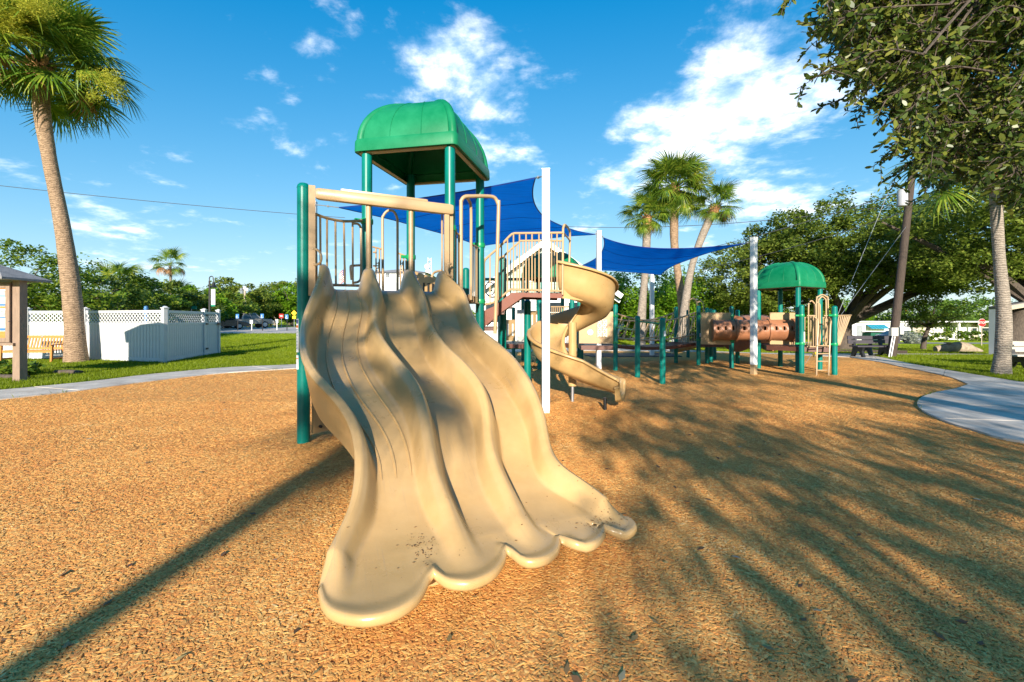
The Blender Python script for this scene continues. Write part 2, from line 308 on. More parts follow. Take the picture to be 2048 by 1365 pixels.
def ground_mats():
    m = bpy.data.materials.new('lawn'); m.use_nodes = True; nt = m.node_tree; b = nt.nodes['Principled BSDF']; b.inputs['Roughness'].default_value = .95; b.inputs['Specular IOR Level'].default_value = .1
    g = new_node(nt, 'ShaderNodeNewGeometry')
    n1 = new_node(nt, 'ShaderNodeTexNoise'); n1.inputs['Scale'].default_value = .35; n1.inputs['Detail'].default_value = 6; link(nt, g.outputs['Position'], n1.inputs['Vector'])
    n2 = new_node(nt, 'ShaderNodeTexNoise'); n2.inputs['Scale'].default_value = 14; n2.inputs['Detail'].default_value = 6; n2.inputs['Roughness'].default_value = .8; link(nt, g.outputs['Position'], n2.inputs['Vector'])
    f = math_node(nt, 'ADD', math_node(nt, 'MULTIPLY', n1.outputs[0], .5), math_node(nt, 'MULTIPLY', n2.outputs[0], .5))
    rp = new_node(nt, 'ShaderNodeValToRGB'); link(nt, f, rp.inputs[0])
    rp.color_ramp.elements[0].position = .3; rp.color_ramp.elements[0].color = (.22, .31, .006, 1); rp.color_ramp.elements[1].position = .7; rp.color_ramp.elements[1].color = (.46, .52, .014, 1)
    link(nt, rp.outputs[0], b.inputs['Base Color'])
    bp = new_node(nt, 'ShaderNodeBump'); bp.inputs['Strength'].default_value = .8; bp.inputs['Distance'].default_value = .06; link(nt, n2.outputs[0], bp.inputs['Height']); link(nt, bp.outputs[0], b.inputs['Normal'])
    k = bpy.data.materials.new('mulch'); k.use_nodes = True; nt = k.node_tree; b = nt.nodes['Principled BSDF']; b.inputs['Roughness'].default_value = .85; b.inputs['Specular IOR Level'].default_value = .2
    g = new_node(nt, 'ShaderNodeNewGeometry')
    wn = new_node(nt, 'ShaderNodeTexNoise'); wn.inputs['Scale'].default_value = 9; link(nt, g.outputs['Position'], wn.inputs['Vector'])
    ad = new_node(nt, 'ShaderNodeVectorMath', operation='MULTIPLY_ADD'); link(nt, wn.outputs['Color'], ad.inputs[0]); ad.inputs[1].default_value = (.09, .09, 0); link(nt, g.outputs['Position'], ad.inputs[2])
    mp = new_node(nt, 'ShaderNodeMapping'); mp.inputs['Scale'].default_value = (55, 105, 1); mp.inputs['Rotation'].default_value = (0, 0, .5); link(nt, ad.outputs[0], mp.inputs[0])
    vo = new_node(nt, 'ShaderNodeTexVoronoi'); vo.inputs['Scale'].default_value = 1; link(nt, mp.outputs[0], vo.inputs['Vector'])
    sep = new_node(nt, 'ShaderNodeSeparateColor'); link(nt, vo.outputs['Color'], sep.inputs[0])
    n1 = new_node(nt, 'ShaderNodeTexNoise'); n1.inputs['Scale'].default_value = .8; n1.inputs['Detail'].default_value = 5; link(nt, g.outputs['Position'], n1.inputs['Vector'])
    f = math_node(nt, 'ADD', math_node(nt, 'MULTIPLY', sep.outputs[0], .72), math_node(nt, 'MULTIPLY', n1.outputs[0], .3))
    rp = new_node(nt, 'ShaderNodeValToRGB'); link(nt, f, rp.inputs[0]); cr = rp.color_ramp
    for i, (p, c) in enumerate(MULCH):
        e = cr.elements[i] if i < 2 else cr.elements.new(p)
        e.position = p; e.color = (*c, 1)
    link(nt, rp.outputs[0], b.inputs['Base Color'])
    bp = new_node(nt, 'ShaderNodeBump'); bp.inputs['Strength'].default_value = 1; bp.inputs['Distance'].default_value = .02; link(nt, sep.outputs[1], bp.inputs['Height']); link(nt, bp.outputs[0], b.inputs['Normal'])
    c = bpy.data.materials.new('wood_chip'); c.use_nodes = True; nt = c.node_tree; b = nt.nodes['Principled BSDF']; b.inputs['Roughness'].default_value = .75; b.inputs['Specular IOR Level'].default_value = .25
    oi = new_node(nt, 'ShaderNodeObjectInfo'); rp = new_node(nt, 'ShaderNodeValToRGB'); cg = new_node(nt, 'ShaderNodeNewGeometry'); cn = new_node(nt, 'ShaderNodeTexNoise'); cn.inputs['Scale'].default_value = 1.1; cn.inputs['Detail'].default_value = 4; link(nt, cg.outputs['Position'], cn.inputs['Vector']); link(nt, math_node(nt, 'ADD', math_node(nt, 'MULTIPLY', oi.outputs['Random'], .72), math_node(nt, 'MULTIPLY', math_node(nt, 'SUBTRACT', cn.outputs[0], .25), .55)), rp.inputs[0]); cr = rp.color_ramp
    for i, (p, col) in enumerate(MULCH):
        e = cr.elements[i] if i < 2 else cr.elements.new(p)
        e.position = p; e.color = (*col, 1)
    link(nt, rp.outputs[0], b.inputs['Base Color'])
    return m, k, c
MULCH = [(.0, (.33, .11, .035)), (.15, (.57, .23, .065)), (.6, (.70, .355, .095)), (.88, (.79, .49, .17)), (1.0, (.84, .66, .38))]
LAWN, MULCHM, CHIP = ground_mats()

# ------------------------------------------------------------------ setting: terrain, mulch, paths, roads
def xs(a, b, n): return list(np.linspace(a, b, n))
def build_ground():
    X = xs(-600, -80, 8)[:-1]+xs(-80, 80, 81)+xs(80, 600, 8)[1:]
    Y = xs(-150, -10, 6)[:-1]+xs(-10, 100, 56)+xs(100, 1500, 10)[1:]
    mb = MB(); mb.grid([[(x, y, float(tz(x, y))) for x in X] for y in Y])
    tag(obj('ground', mb, LAWN, smooth='all', local=True), kind='structure')
build_ground()
L_IN = [(0, 802), (150, 785), (300, 765), (450, 748), (590, 739)]
L_OUT = [(-40, 792), (150, 769), (300, 751), (450, 737), (590, 731)]
left_in = [Vector((-10.6, 5.0, 0)), Vector((-10.2, 6.5, 0))]+[G(*p) for p in L_IN]
left_out = [Vector((-12.2, 5.0, 0)), Vector((-11.9, 7.2, 0))]+[G(*p) for p in L_OUT[1:]]
back_in = [Vector((-5.0, 15.2, 0)), Vector((-3.0, 17.6, 0)), Vector((0.2, 20.2, 0)), Vector((3.5, 21.0, 0)), Vector((7, 20.6, 0)), Vector((10.2, 19.8, 0)), G(1700, 716)]
back_out = [Vector((-5.8, 16.2, 0)), Vector((-3.6, 18.9, 0)), Vector((-.2, 21.8, 0)), Vector((3.4, 22.7, 0)), Vector((7.3, 22.3, 0)), Vector((11.0, 21.6, 0)), G(1700, 704)]
right_in = [G(1760, 726), G(1800, 735), G(1860, 747), G(1905, 758), G(1938, 772)]
right_out = [G(1752, 714), G(1800, 725), G(1850, 735), G(1940, 750), G(2048, 768)]
pad_in = [G(1938, 772), G(1912, 781), G(1872, 789), G(1845, 798), G(1835, 808), G(1838, 819), G(1856, 832), G(1900, 851), G(1960, 869), G(2048, 890), Vector((7.2, 4.3, 0)), Vector((9.5, 3.0, 0))]
pad_out = [G(2048, 768), Vector((14.5, 9.0, 0)), Vector((15.5, 3.0, 0))]

mulch_poly = [p.copy() for p in smooth_curve(left_in+back_in+right_in, 4)]+smooth_curve(pad_in, 4)[1:]+[Vector((9.0, -12, 0)), Vector((-10.6, -12, 0))]
def build_mulch():
    bm = bmesh.new(); vs = [bm.verts.new((p.x, p.y, .012+max(0, 0))) for p in mulch_poly]
    es = [bm.edges.new((vs[i], vs[(i+1) % len(vs)])) for i in range(len(vs))]
    bmesh.ops.triangle_fill(bm, use_beauty=True, edges=es)
    for f in bm.faces:
        if f.normal.z < 0: f.normal_flip()
    me = bpy.data.meshes.new('mulch_bed'); bm.to_mesh(me); bm.free(); me.materials.append(MULCHM)
    o = bpy.data.objects.new('mulch_bed', me); COL.objects.link(o); tag(o, kind='structure')
build_mulch()

def slab_path(name, inner, outer, per, seg, top=.035, parent_mat=CONC, cap=None):
    """A concrete path laid as separate slabs with open joints over a thin bed."""
    a = smooth_curve(inner, per); b = smooth_curve(outer, per)
    def resample(c, n):
        d = [0]
        for i in range(1, len(c)): d.append(d[-1]+(c[i]-c[i-1]).length)
        out = []
        for t in np.linspace(0, d[-1], n):
            i = min(max(int(np.searchsorted(d, t))-1, 0), len(c)-2); u = (t-d[i])/max(1e-6, d[i+1]-d[i]); out.append(c[i].lerp(c[i+1], min(1, u)))
        return out
    L = sum((a[i]-a[i-1]).length for i in range(1, len(a))); n = max(2, int(L/seg))*4+1
    a = resample(a, n); b = resample(b, n)
    def z(p, dz): return Vector((p.x, p.y, float(tz(p.x, p.y))+dz))
    mb = MB(); mb.grid([[z(p, .008) for p in a], [z(p, .008) for p in b]])
    root = tag(obj(name, mb, M(name+'_bed', (.10, .085, .07), .95), local=True), kind='structure')
    for k in range(0, n-1, 4):
        aa = a[k:k+5]; bb = b[k:k+5]; g = .022
        aa = [aa[0].lerp(aa[1], g/max(.05, (aa[1]-aa[0]).length))]+aa[1:]; bb = [bb[0].lerp(bb[1], g/max(.05, (bb[1]-bb[0]).length))]+bb[1:]
        m = MB(); dz = top+random.uniform(-.003, .003)
        rows = [[z(p, 0) for p in aa], [z(p, dz) for p in aa], [z(p, dz) for p in bb], [z(p, 0) for p in bb]]
        m.grid(rows); e0 = [r[0] for r in rows]; e1 = [r[-1] for r in rows]; m.add(e0, [(0, 1, 2, 3)]); m.add(e1, [(3, 2, 1, 0)])
        obj('slab', m, CONC, root, smooth=False)
    return root
slab_path('path', left_in+back_in, left_out+back_out, 4, 2.2)
slab_path('path', [back_in[-1]]+right_in, [back_out[-1]]+right_out, 4, 1.9)
slab_path('path', [G(1700, 709), G(1800, 710), G(1900, 710), G(2010, 711), G(2300, 714)], [G(1710, 703), G(1800, 704), G(1900, 705), G(2010, 705), G(2300, 707)], 4, 2.5)

def build_pad():
    poly = smooth_curve(pad_in, 4)+[p for p in reversed(pad_out)]
    bm = bmesh.new()
    root_mb = MB(); root_mb.add([(p.x, p.y, .006) for p in poly], [tuple(range(len(poly)))])
    root = tag(obj('pavement', root_mb, M('pad_bed', (.10, .085, .07), .95), local=True), kind='structure')
    d = Vector((.985, -.17, 0)); nrm = Vector((.17, .985, 0))     # joints run across the pad
    def clip(pl, lo, hi):
        for sgn, lim in ((1, lo), (-1, hi)):
            out = []
            for i in range(len(pl)):
                a, b = pl[i], pl[(i+1) % len(pl)]; da = sgn*(a.dot(nrm)-lim); db = sgn*(b.dot(nrm)-lim)
                if da >= 0: out.append(a)
                if da*db < 0: out.append(a.lerp(b, da/(da-db)))
            pl = out
            if not pl: return pl
        return pl
    cuts = [3.5, 6.2, 7.5, 8.75, 9.95, 12.8]
    for k in range(len(cuts)-1):
        pl = clip(poly, cuts[k]+.01, cuts[k+1]-.01)
        if len(pl) < 3: continue
        m = MB(); m.prism([(p.x, p.y, .0) for p in pl], (0, 0, .04+k*.0015)); obj('slab', m, CONC, root, smooth=False)
build_pad()

def flat_sheet(name, pts, m, dz=.01, kind='structure'):
    mb = MB(); mb.add([on(p[0], p[1], dz) for p in pts], [tuple(range(len(pts)))]); return tag(obj(name, mb, m, local=True), kind=kind)
def strip(name, a, b, n, m, dz):
    A = [np.array(a[0])+(np.array(a[1])-np.array(a[0]))*t for t in np.linspace(0, 1, n)]; B = [np.array(b[0])+(np.array(b[1])-np.array(b[0]))*t for t in np.linspace(0, 1, n)]
    mb = MB(); mb.grid([[on(*(p+(q-p)*s), dz) for p, q in zip(A, B)] for s in np.linspace(0, 1, 14)])
    return tag(obj(name, mb, m, smooth='all', local=True), kind='structure')
strip('car_park', ((-60, 37), (-6, 37)), ((-60, 62), (-6, 62)), 28, M('pale_paving', (.44, .39, .35), .9, .1, .6), .02)
strip('road', ((-80, 74), (-6, 74)), ((-80, 82), (-6, 82)), 30, ASPH, .02)
strip('road', ((18, 52), (80, 46)), ((18, 56.5), (80, 50.5)), 40, ASPH, .03)
strip('driveway', ((-17, 36.9), (-8, 30.0)), ((-17, 37.2), (-8, 36.98)), 12, CONC, .03)
mat_ = tag(obj('rubber_mat', MB().prism([(3.2, 17.5, .01), (6.8, 17.6, .01), (7.0, 19.4, .01), (2.9, 19.3, .01)], (0, 0, .03)), M('dark_rubber', (.045, .05, .045), .9, .2, 30)), 'dark grey rubber mat lying on mulch behind the blank white shade post', 'rubber mat')

# ------------------------------------------------------------------ loose cover: wood chips and grass
def in_poly(px, py, poly):
    inside = np.zeros(len(px), bool); n = len(poly)
    for i in range(n):
        x1, y1 = poly[i].x, poly[i].y; x2, y2 = poly[(i+1) % n].x, poly[(i+1) % n].y
        c = ((y1 > py) != (y2 > py)) & (px < (x2-x1)*(py-y1)/((y2-y1) if y2 != y1 else 1e-9)+x1); inside ^= c
    return inside
def gn_scatter(name, pts, rot, scl, kind, m, label_kind='stuff'):
    me = bpy.data.meshes.new(name); me.vertices.add(len(pts)); me.vertices.foreach_set('co', pts.reshape(-1).astype(np.float32))
    for an, arr in (('rot', rot), ('scl', scl)):
        at = me.attributes.new(an, 'FLOAT_VECTOR', 'POINT'); at.data.foreach_set('vector', arr.reshape(-1).astype(np.float32))
    me.materials.append(m); o = bpy.data.objects.new(name, me); COL.objects.link(o); o['kind'] = label_kind
    ng = bpy.data.node_groups.new(name, 'GeometryNodeTree')
    ng.interface.new_socket('Geometry', in_out='INPUT', socket_type='NodeSocketGeometry'); ng.interface.new_socket('Geometry', in_out='OUTPUT', socket_type='NodeSocketGeometry')
    gi = ng.nodes.new('NodeGroupInput'); go = ng.nodes.new('NodeGroupOutput'); ip = ng.nodes.new('GeometryNodeInstanceOnPoints')
    def attr(an):
        a = ng.nodes.new('GeometryNodeInputNamedAttribute'); a.data_type = 'FLOAT_VECTOR'; a.inputs[0].default_value = an; return a.outputs[0]
    e2r = ng.nodes.new('FunctionNodeEulerToRotation'); ng.links.new(attr('rot'), e2r.inputs[0]); ng.links.new(e2r.outputs[0], ip.inputs['Rotation']); ng.links.new(attr('scl'), ip.inputs['Scale'])
    if kind == 'chip':
        p = ng.nodes.new('GeometryNodeMeshCylinder'); p.inputs['Vertices'].default_value = 5; p.inputs['Radius'].default_value = .5; p.inputs['Depth'].default_value = 1
    else:
        p = ng.nodes.new('GeometryNodeMeshCone'); p.fill_type = 'NONE'; p.inputs['Vertices'].default_value = 3; p.inputs['Radius Top'].default_value = 0.02; p.inputs['Radius Bottom'].default_value = .5; p.inputs['Depth'].default_value = 1
    sm = ng.nodes.new('GeometryNodeSetMaterial'); sm.inputs['Material'].default_value = m
    ng.links.new(p.outputs[0], sm.inputs[0]); ng.links.new(sm.outputs[0], ip.inputs['Instance']); ng.links.new(gi.outputs[0], ip.inputs['Points']); ng.links.new(ip.outputs[0], go.inputs[0])
    md = o.modifiers.new('scatter', 'NODES'); md.node_group = ng; return o
def frustum_points(bands, side=1.25):
    out = []
    for (y0, y1, d) in bands:
        n = int(side*(y1*y1-y0*y0)*d); y = np.sqrt(rng.random(n)*(y1*y1-y0*y0)+y0*y0); x = (rng.random(n)*2-1)*side*y; out.append(np.stack([x, y], 1))
    return np.concatenate(out)
def build_chips():
    p = frustum_points([(1.6, 3.2, 11000), (3.2, 5, 6500), (5, 8, 3000), (8, 12, 1000), (12, 16, 450)]); p = p[in_poly(p[:, 0], p[:, 1], mulch_poly)]; n = len(p)
    z = .014+rng.random(n)*.0045; rot = np.stack([rng.normal(0, .065, n), rng.normal(0, .065, n), rng.random(n)*6.283], 1)
    far = 1+np.clip((p[:, 1]-3)/9, 0, 1)*.45
    scl = np.stack([(.012+.042*rng.random(n)**2)*far, (.005+.011*rng.random(n)**1.3)*far, .0010+.0012*rng.random(n)], 1)
    gn_scatter('wood_chips', np.column_stack([p, z]), rot, scl, 'chip', CHIP)
build_chips()
def fallen_leaves():
    p = frustum_points([(1.7, 5, 5), (5, 10, 2.2)]); p = p[in_poly(p[:, 0], p[:, 1], mulch_poly)]; n = len(p); c = np.column_stack([p, np.full(n, .027)])
    a = rng.random(n)*6.283; d = np.stack([np.cos(a), np.sin(a), rng.normal(0, .12, n)], 1); b = np.stack([-np.sin(a), np.cos(a), rng.normal(0, .2, n)], 1); s = (.016+.022*rng.random(n))[:, None]
    quads_np('fallen_leaves', np.stack([c-d*s, c-d*s*.2+b*s*.42, c+d*s, c-d*s*.2-b*s*.42], 1), leaf_mat('fallen_leaf', [(.1, (.10, .05, .03)), (.45, (.22, .12, .05)), (.7, (.36, .30, .12)), (.9, (.40, .40, .44))], .1, .7))['kind'] = 'stuff'
fallen_leaves()
pave_polys = [left_in+back_in+list(reversed(left_out+back_out)), [back_in[-1]]+right_in+list(reversed([back_out[-1]]+right_out)), pad_in+list(reversed(pad_out))]
def build_grass():
    p = frustum_points([(7, 13, 1500), (13, 20, 800), (20, 30, 260), (30, 44, 60)], 1.22); ok = ~in_poly(p[:, 0], p[:, 1], mulch_poly)
    for q in pave_polys: ok &= ~in_poly(p[:, 0], p[:, 1], [Vector(v) for v in q])
    ok &= ~((np.abs(p[:, 0]+1) < 5) & (p[:, 1] > 26)); ok &= ~((p[:, 0] < -6) & (p[:, 1] > 36.8)); ok &= ~((p[:, 0] > -17) & (p[:, 0] < -8) & (p[:, 1] > 36.9-(p[:, 0]+17)*.767))
    p2y = p[:, 1]; pxx = 1024+F*p[:, 0]/p2y; pyy = HOR+F*EYE/p2y
    ok &= ~((pxx > 1690) & (pyy < 712) & (pyy > 703))
    p = p[ok]; n = len(p); far = 1+np.clip((p[:, 1]-10)/20, 0, 1.6)
    h = (.035+.05*rng.random(n))*(1+(far-1)*.22)
    z = tz(p[:, 0], p[:, 1])+h*.42; rot = np.stack([rng.normal(0, .35, n), rng.normal(0, .35, n), rng.random(n)*6.283], 1)
    scl = np.stack([.015*far**1.2, .007*far, h], 1)
    gn_scatter('grass', np.column_stack([p, z]), rot, scl, 'blade', GRASSBLADE)
build_grass()

# ------------------------------------------------------------------ trees
def rand_unit(n):
    v = rng.normal(size=(n, 3)); return v/np.linalg.norm(v, axis=1)[:, None]
def leaf_quads(c, L, Wd, up=.5):
    n = len(c); nr = rand_unit(n); nr[:, 2] = np.abs(nr[:, 2])+up; nr /= np.linalg.norm(nr, axis=1)[:, None]
    a = np.cross(nr, rand_unit(n)); a /= np.linalg.norm(a, axis=1)[:, None]; b = np.cross(nr, a)
    l = (L*(.6+.8*rng.random(n)))[:, None]/2; w = (Wd*(.6+.8*rng.random(n)))[:, None]/2
    return np.stack([c-a*l, c+b*w-a*l*.1, c+a*l, c-b*w-a*l*.1], 1)
def clump_centres(ells, n, inner=.45):
    vol = np.array([e[3]*e[4]*e[5] for e in ells])**.67; pick = rng.choice(len(ells), n, p=vol/vol.sum()); out = []
    for k in pick:
        e = ells[k]; d = rand_unit(1)[0]; r = inner+(1-inner)*rng.random()**.5
        out.append((e[0]+d[0]*e[3]*r, e[1]+d[1]*e[4]*r, e[2]+d[2]*e[5]*r))
    return np.array(out)
def crown_leaves(cc, per, cr, L, Wd, flat=.65):
    n = len(cc)*per; base = np.repeat(cc, per, 0); size = np.repeat(cr*(.6+.8*rng.random(len(cc))), per)
    d = rand_unit(n)*(rng.random(n)**.45)[:, None]; d[:, 2] *= flat
    return leaf_quads(base+d*size[:, None], L, Wd)
def broad_tree(name, label, base, trunk_pts, trunk_r, ells, nclump, per, cr, L, Wd, leafm, group=None, barkm=BARK, limbs=14, cat='tree', flat=.65):
    root = empty(name, label, cat, base, group); b = Vector(base)
    cc = clump_centres(ells, nclump)
    tb = MB(); tp = [b+Vector(p) for p in trunk_pts]; n = len(tp)
    tb.tube(smooth_curve(tp, 4), [trunk_r*(1-.45*i/((n-1)*4)) for i in range((n-1)*4+1)], 10)
    fork = tp[-1]
    for k in range(min(limbs, len(cc))):
        e = b+Vector(cc[k]); mid = fork.lerp(e, .45)+Vector((random.uniform(-.3, .3), random.uniform(-.3, .3), random.uniform(-.1, .5)))*trunk_r*2
        tb.tube(smooth_curve([fork-Vector((0, 0, trunk_r*.6)), mid, e], 4), [trunk_r*(.42-.36*i/8) for i in range(9)], 6)
    obj('trunk', tb, barkm, root)
    V = crown_leaves(cc, per, cr, L, Wd, flat)+np.array(base)[None, None, :]
    quads_np('crown', V, leafm, root); return root

# fan palms: fronds are objects of their own and share four meshes
def fan_frond_mesh(name, m, petiole=1.0, blade=.95, nl=34, spread=2.5, droop=.55, wid=.024, seed=0):
    rs = random.Random(seed); mb = MB()
    pt = [Vector((petiole*t, 0, .18*petiole*math.sin(t*1.5))) for t in np.linspace(0, 1, 5)]
    mb.tube(pt, [.028, .024, .02, .016, .012], 5); tip = pt[-1]; cen = tip+Vector((blade*.25, 0, -.02))
    for k in range(nl):
        u = k/(nl-1)*2-1; a = u*spread/1.0*.98; L = blade*(1-.28*abs(u)**2)*rs.uniform(.85, 1.08)
        root = tip.lerp(cen, 1-abs(u)**1.5*.9); d = Vector((math.cos(a), math.sin(a), .10-.10*abs(u))); side = Vector((-math.sin(a), math.cos(a), .35*rs.choice((-1, 1))))
        dr = droop*rs.uniform(.6, 1.5); p = []
        for t in (0, .4, .72, 1): p.append(root+d*L*t+Vector((0, 0, -dr*L*max(0, t-.25)**1.8)))
        w = [wid*.45, wid, wid*.7, .003]; vs = []
        for q, ww in zip(p, w): vs += [q-side*ww, q+side*ww]
        mb.add(vs, [(0, 1, 3, 2), (2, 3, 5, 4), (4, 5, 7, 6)])
    me = bpy.data.meshes.new(name); me.from_pydata([tuple(v) for v in mb.v], [], mb.f); me.materials.append(m)
    at = me.attributes.new('rnd', 'FLOAT', 'FACE'); at.data.foreach_set('value', [rs.random() for _ in mb.f]); me.update(); return me
FR = [fan_frond_mesh('frond', FROND, 1.0, .95, 46, 2.4, .6, .021, 1), fan_frond_mesh('frond', FROND, 1.1, .9, 44, 2.2, .85, .022, 2), fan_frond_mesh('frond', FROND, .85, 1.0, 48, 2.6, .45, .020, 3), fan_frond_mesh('frond', FROND, 1.05, .85, 42, 2.3, 1.2, .022, 4)]
FRD = fan_frond_mesh('frond', DRYFROND, .9, .7, 24, 1.6, 1.5, .03, 5)
def fan_palm(name, label, base, pts, r, nfr, size, group=None, dry=3, barkm=PALMBARK, boots=True, low=-1.0, flowers=0, seed=1, thin=0):
    rs = random.Random(seed); root = empty(name, label, 'palm tree', base, group); b = Vector(base)
    tp = smooth_curve([b+Vector(p) for p in pts], 8); n = len(tp); tb = MB()
    rr = []
    for i in range(n):
        t = i/(n-1); rr.append(r*(1.0+.38*max(0, 1-t*9)+.10*math.sin(t*9)-.22*t)*rs.uniform(.98, 1.02))
    tb.tube(tp, rr, 14); obj('trunk', tb, barkm, root)
    top = tp[-1]; dirn = (tp[-1]-tp[-4]).normalized()
    if boots:
        bb = MB(); bb.tube([top-dirn*.75*size, top-dirn*.35*size, top+dirn*.15*size], [rr[-1]*.98, rr[-1]*1.45, rr[-1]*1.1], 12)
        for k in range(46):
            a = rs.random()*6.283; h = rs.uniform(-.6, .1)*size; o = Vector((math.cos(a), math.sin(a), 0)); p = top+dirn*h+o*rr[-1]*1.05
            bb.bar(p-Vector((0, 0, .05*size)), p+o*rs.uniform(.06, .16)*size+Vector((0, 0, rs.uniform(.12, .28)*size)), .07*size, .02*size, up=o)
        obj('boots', bb, BOOT, root)
    for k in range(nfr+dry):
        isdry = k >= nfr; me = FRD if isdry else FR[k % 4]
        f = bpy.data.objects.new('frond', me); COL.objects.link(f); f.parent = root
        t = (k+.5)/nfr; el = rs.uniform(low, low+.35) if isdry else (1.35-(1.35-low)*t**.9+rs.uniform(-.15, .15))
        az = k*2.39996+rs.uniform(-.3, .3); s = size*rs.uniform(.85, 1.12)*(1 if el > -.6 else .85)
        f.location = top+dirn*(.15*size*(1-t))+Vector((math.cos(az), math.sin(az), 0))*.06*size-b
        f.rotation_euler = (Matrix.Rotation(az, 3, 'Z')@Matrix.Rotation(-el, 3, 'Y')@Matrix.Rotation(rs.uniform(-.5, .5), 3, 'X')).to_euler(); f.scale = (s, s, s)
    for k in range(flowers):
        c = top-b+Vector(((.9, -1.5, .35), (.6, -1.55, .75), (1.3, -1.4, .6), (2.0, -.25, -.75), (.35, -1.5, .2))[k])*size
        cc = np.array([c+Vector((rs.gauss(0, .2), rs.gauss(0, .2), rs.gauss(0, .2)))*size for _ in range(12)])+np.array(b)
        quads_np('flower_spray', crown_leaves(cc, 150, .25*size, .09*size, .014*size, 1.0), FLOWER, root)
    return root

# ------------------------------------------------------------------ main play structure with the triple slide
play = empty('play_structure', 'tall green and tan play tower with triple wave slide and spiral slide', 'play structure', (-1.6, 6.4, 0))
def post(parent, x, y, top, r=.07, m=GREENP, dome=True, z0=0.0, name='post'):
    mb = MB(); h = top-z0
    prof = [(r, z0), (r, z0+h-r*.9)]+([(r*1.04, z0+h-r*.9), (r*1.04, z0+h-r*.8), (r*.93, z0+h-r*.42), (r*.66, z0+h-r*.12), (r*.25, z0+h)] if dome else [(r, top)])
    mb.lathe((x, y, 0), prof, 18); return obj(name, mb, m, parent)
def clamp(parent, x, y, z, r=.07, d=None):
    mb = MB(); mb.lathe((x, y, z-.035), [(r*1.16, 0), (r*1.2, .01), (r*1.2, .06), (r*1.16, .07)], 16)
    if d is not None: d = Vector(d).normalized(); mb.bar(Vector((x, y, z))+d*r, Vector((x, y, z))+d*(r+.10), .05, .045)
    return obj('clamp', mb, GREENC, parent)
def pipe(name, pts, r, m, parent, n=8, sm=0):
    mb = MB(); pts = [Vector(p) for p in pts]; mb.tube(smooth_curve(pts, sm) if sm else pts, r, n); return obj(name, mb, m, parent)
def WP(*a): return [W(*p) for p in a]
def railing(parent, rails, bars, r=.017, rb=.011, m=TANP, name='railing'):
    """rails: list of polylines joined as one frame; every upright is a bar of its own."""
    o = pipe(name, rails[0], r, m, parent)
    for p in rails[1:]: pipe('rail', p, r, m, o)
    for a, b in bars: pipe('bar', [a, b], rb, m, o, 6)
    return o

XL, YL = -2.53, 5.34
P1, P2, P3, P4 = (-2.01, 6.10), (-.827, 5.87), (-1.70, 7.39), (-.526, 7.23)
lp = post(play, XL, YL, 3.16, .073)
for (x, y) in (P1, P2, P3, P4): post(play, x, y, 3.92, .07, dome=False)
DECK = 1.87
mb = MB(); mb.prism([(XL+.03, YL+.02, DECK-.11), (P2[0], P2[1], DECK-.11), (P4[0], P4[1], DECK-.11), (P3[0], P3[1], DECK-.11), (P1[0], P1[1], DECK-.11)], (0, 0, .11)); obj('deck', mb, BROWN, play, smooth=False)

# roof: domed pillow with skirt, hip ribs and seams
def canopy(parent, c, e1, e2, z, H, skirt=.17, seams=2, inner=True):
    c = Vector((c[0], c[1], 0)); e1 = Vector((e1[0], e1[1], 0)); e2 = Vector((e2[0], e2[1], 0))
    def ring(s, zz, rc=.12, n=5):
        pts = []
        for (sx, sy, a0) in ((1, 1, 0), (-1, 1, 90), (-1, -1, 180), (1, -1, 270)):
            for k in range(n):
                a = R(a0+90*k/(n-1)); pts.append(c+e1*(sx*(s-rc)+rc*math.cos(a))+e2*(sy*(s-rc)+rc*math.sin(a))+Vector((0, 0, zz)))
        return pts
    prof = [(.965, 0), (1.03, .0), (1.035, .02), (1.03, skirt-.03), (1.015, skirt)]
    N = 14
    for i in range(N+1):
        t = i/N; a = t*math.pi/2; prof.append((max(.02, .955*math.cos(a)**.80), skirt+.005+(H-skirt)*math.sin(a)**1.0))
    mb = MB(); mb.grid([ring(s, z+h, min(.10, s*.5)) for s, h in prof], closed=True)
    roof = obj('roof', mb, GREENROOF, parent, fix=False)
    bm = bmesh.new(); bm.from_mesh(roof.data); bmesh.ops.recalc_face_normals(bm, faces=bm.faces); bm.to_mesh(roof.data); bm.free()
    md = roof.modifiers.new('thickness', 'SOLIDIFY'); md.thickness = .012
    dome = prof[5:]
    for sx in (-1, 1):
        for sy in (-1, 1):
            pts = [c+e1*(sx*(s-.03))+e2*(sy*(s-.03))+Vector((0, 0, z+h-.035)) for s, h in dome[:-2]]
            pipe('hip_rib', pts, [.060]*len(pts), GREENROOF, roof, 10)
    for (ea, eb) in ((e1, e2), (e2, e1)):
        for sg in (-1, 1):
            for f in (-.33, .33)[:seams]:
                pts = [c+ea*(sg*(s+.002))+eb*(f*s)+Vector((0, 0, z+h)) for s, h in dome[:-2]]; pipe('seam', pts, .007, GREENROOF, roof, 6)
    rim = MB(); r0 = ring(.96, z-.015, .05, 4); r1 = ring(.88, z-.015, .05, 4); r2 = ring(.96, z+.03, .05, 4); rim.grid([r2, r0, r1], closed=True); obj('rim', rim, TANP, parent)
    return roof
cxy = (sum(p[0] for p in (P1, P2, P3, P4))/4, sum(p[1] for p in (P1, P2, P3, P4))/4)
ea = Vector((P2[0]-P1[0], P2[1]-P1[1], 0)); eb = Vector((P3[0]-P1[0], P3[1]-P1[1], 0))
canopy(play, cxy, ea*.5*1.19, eb*.5*1.17, 3.80, .86)

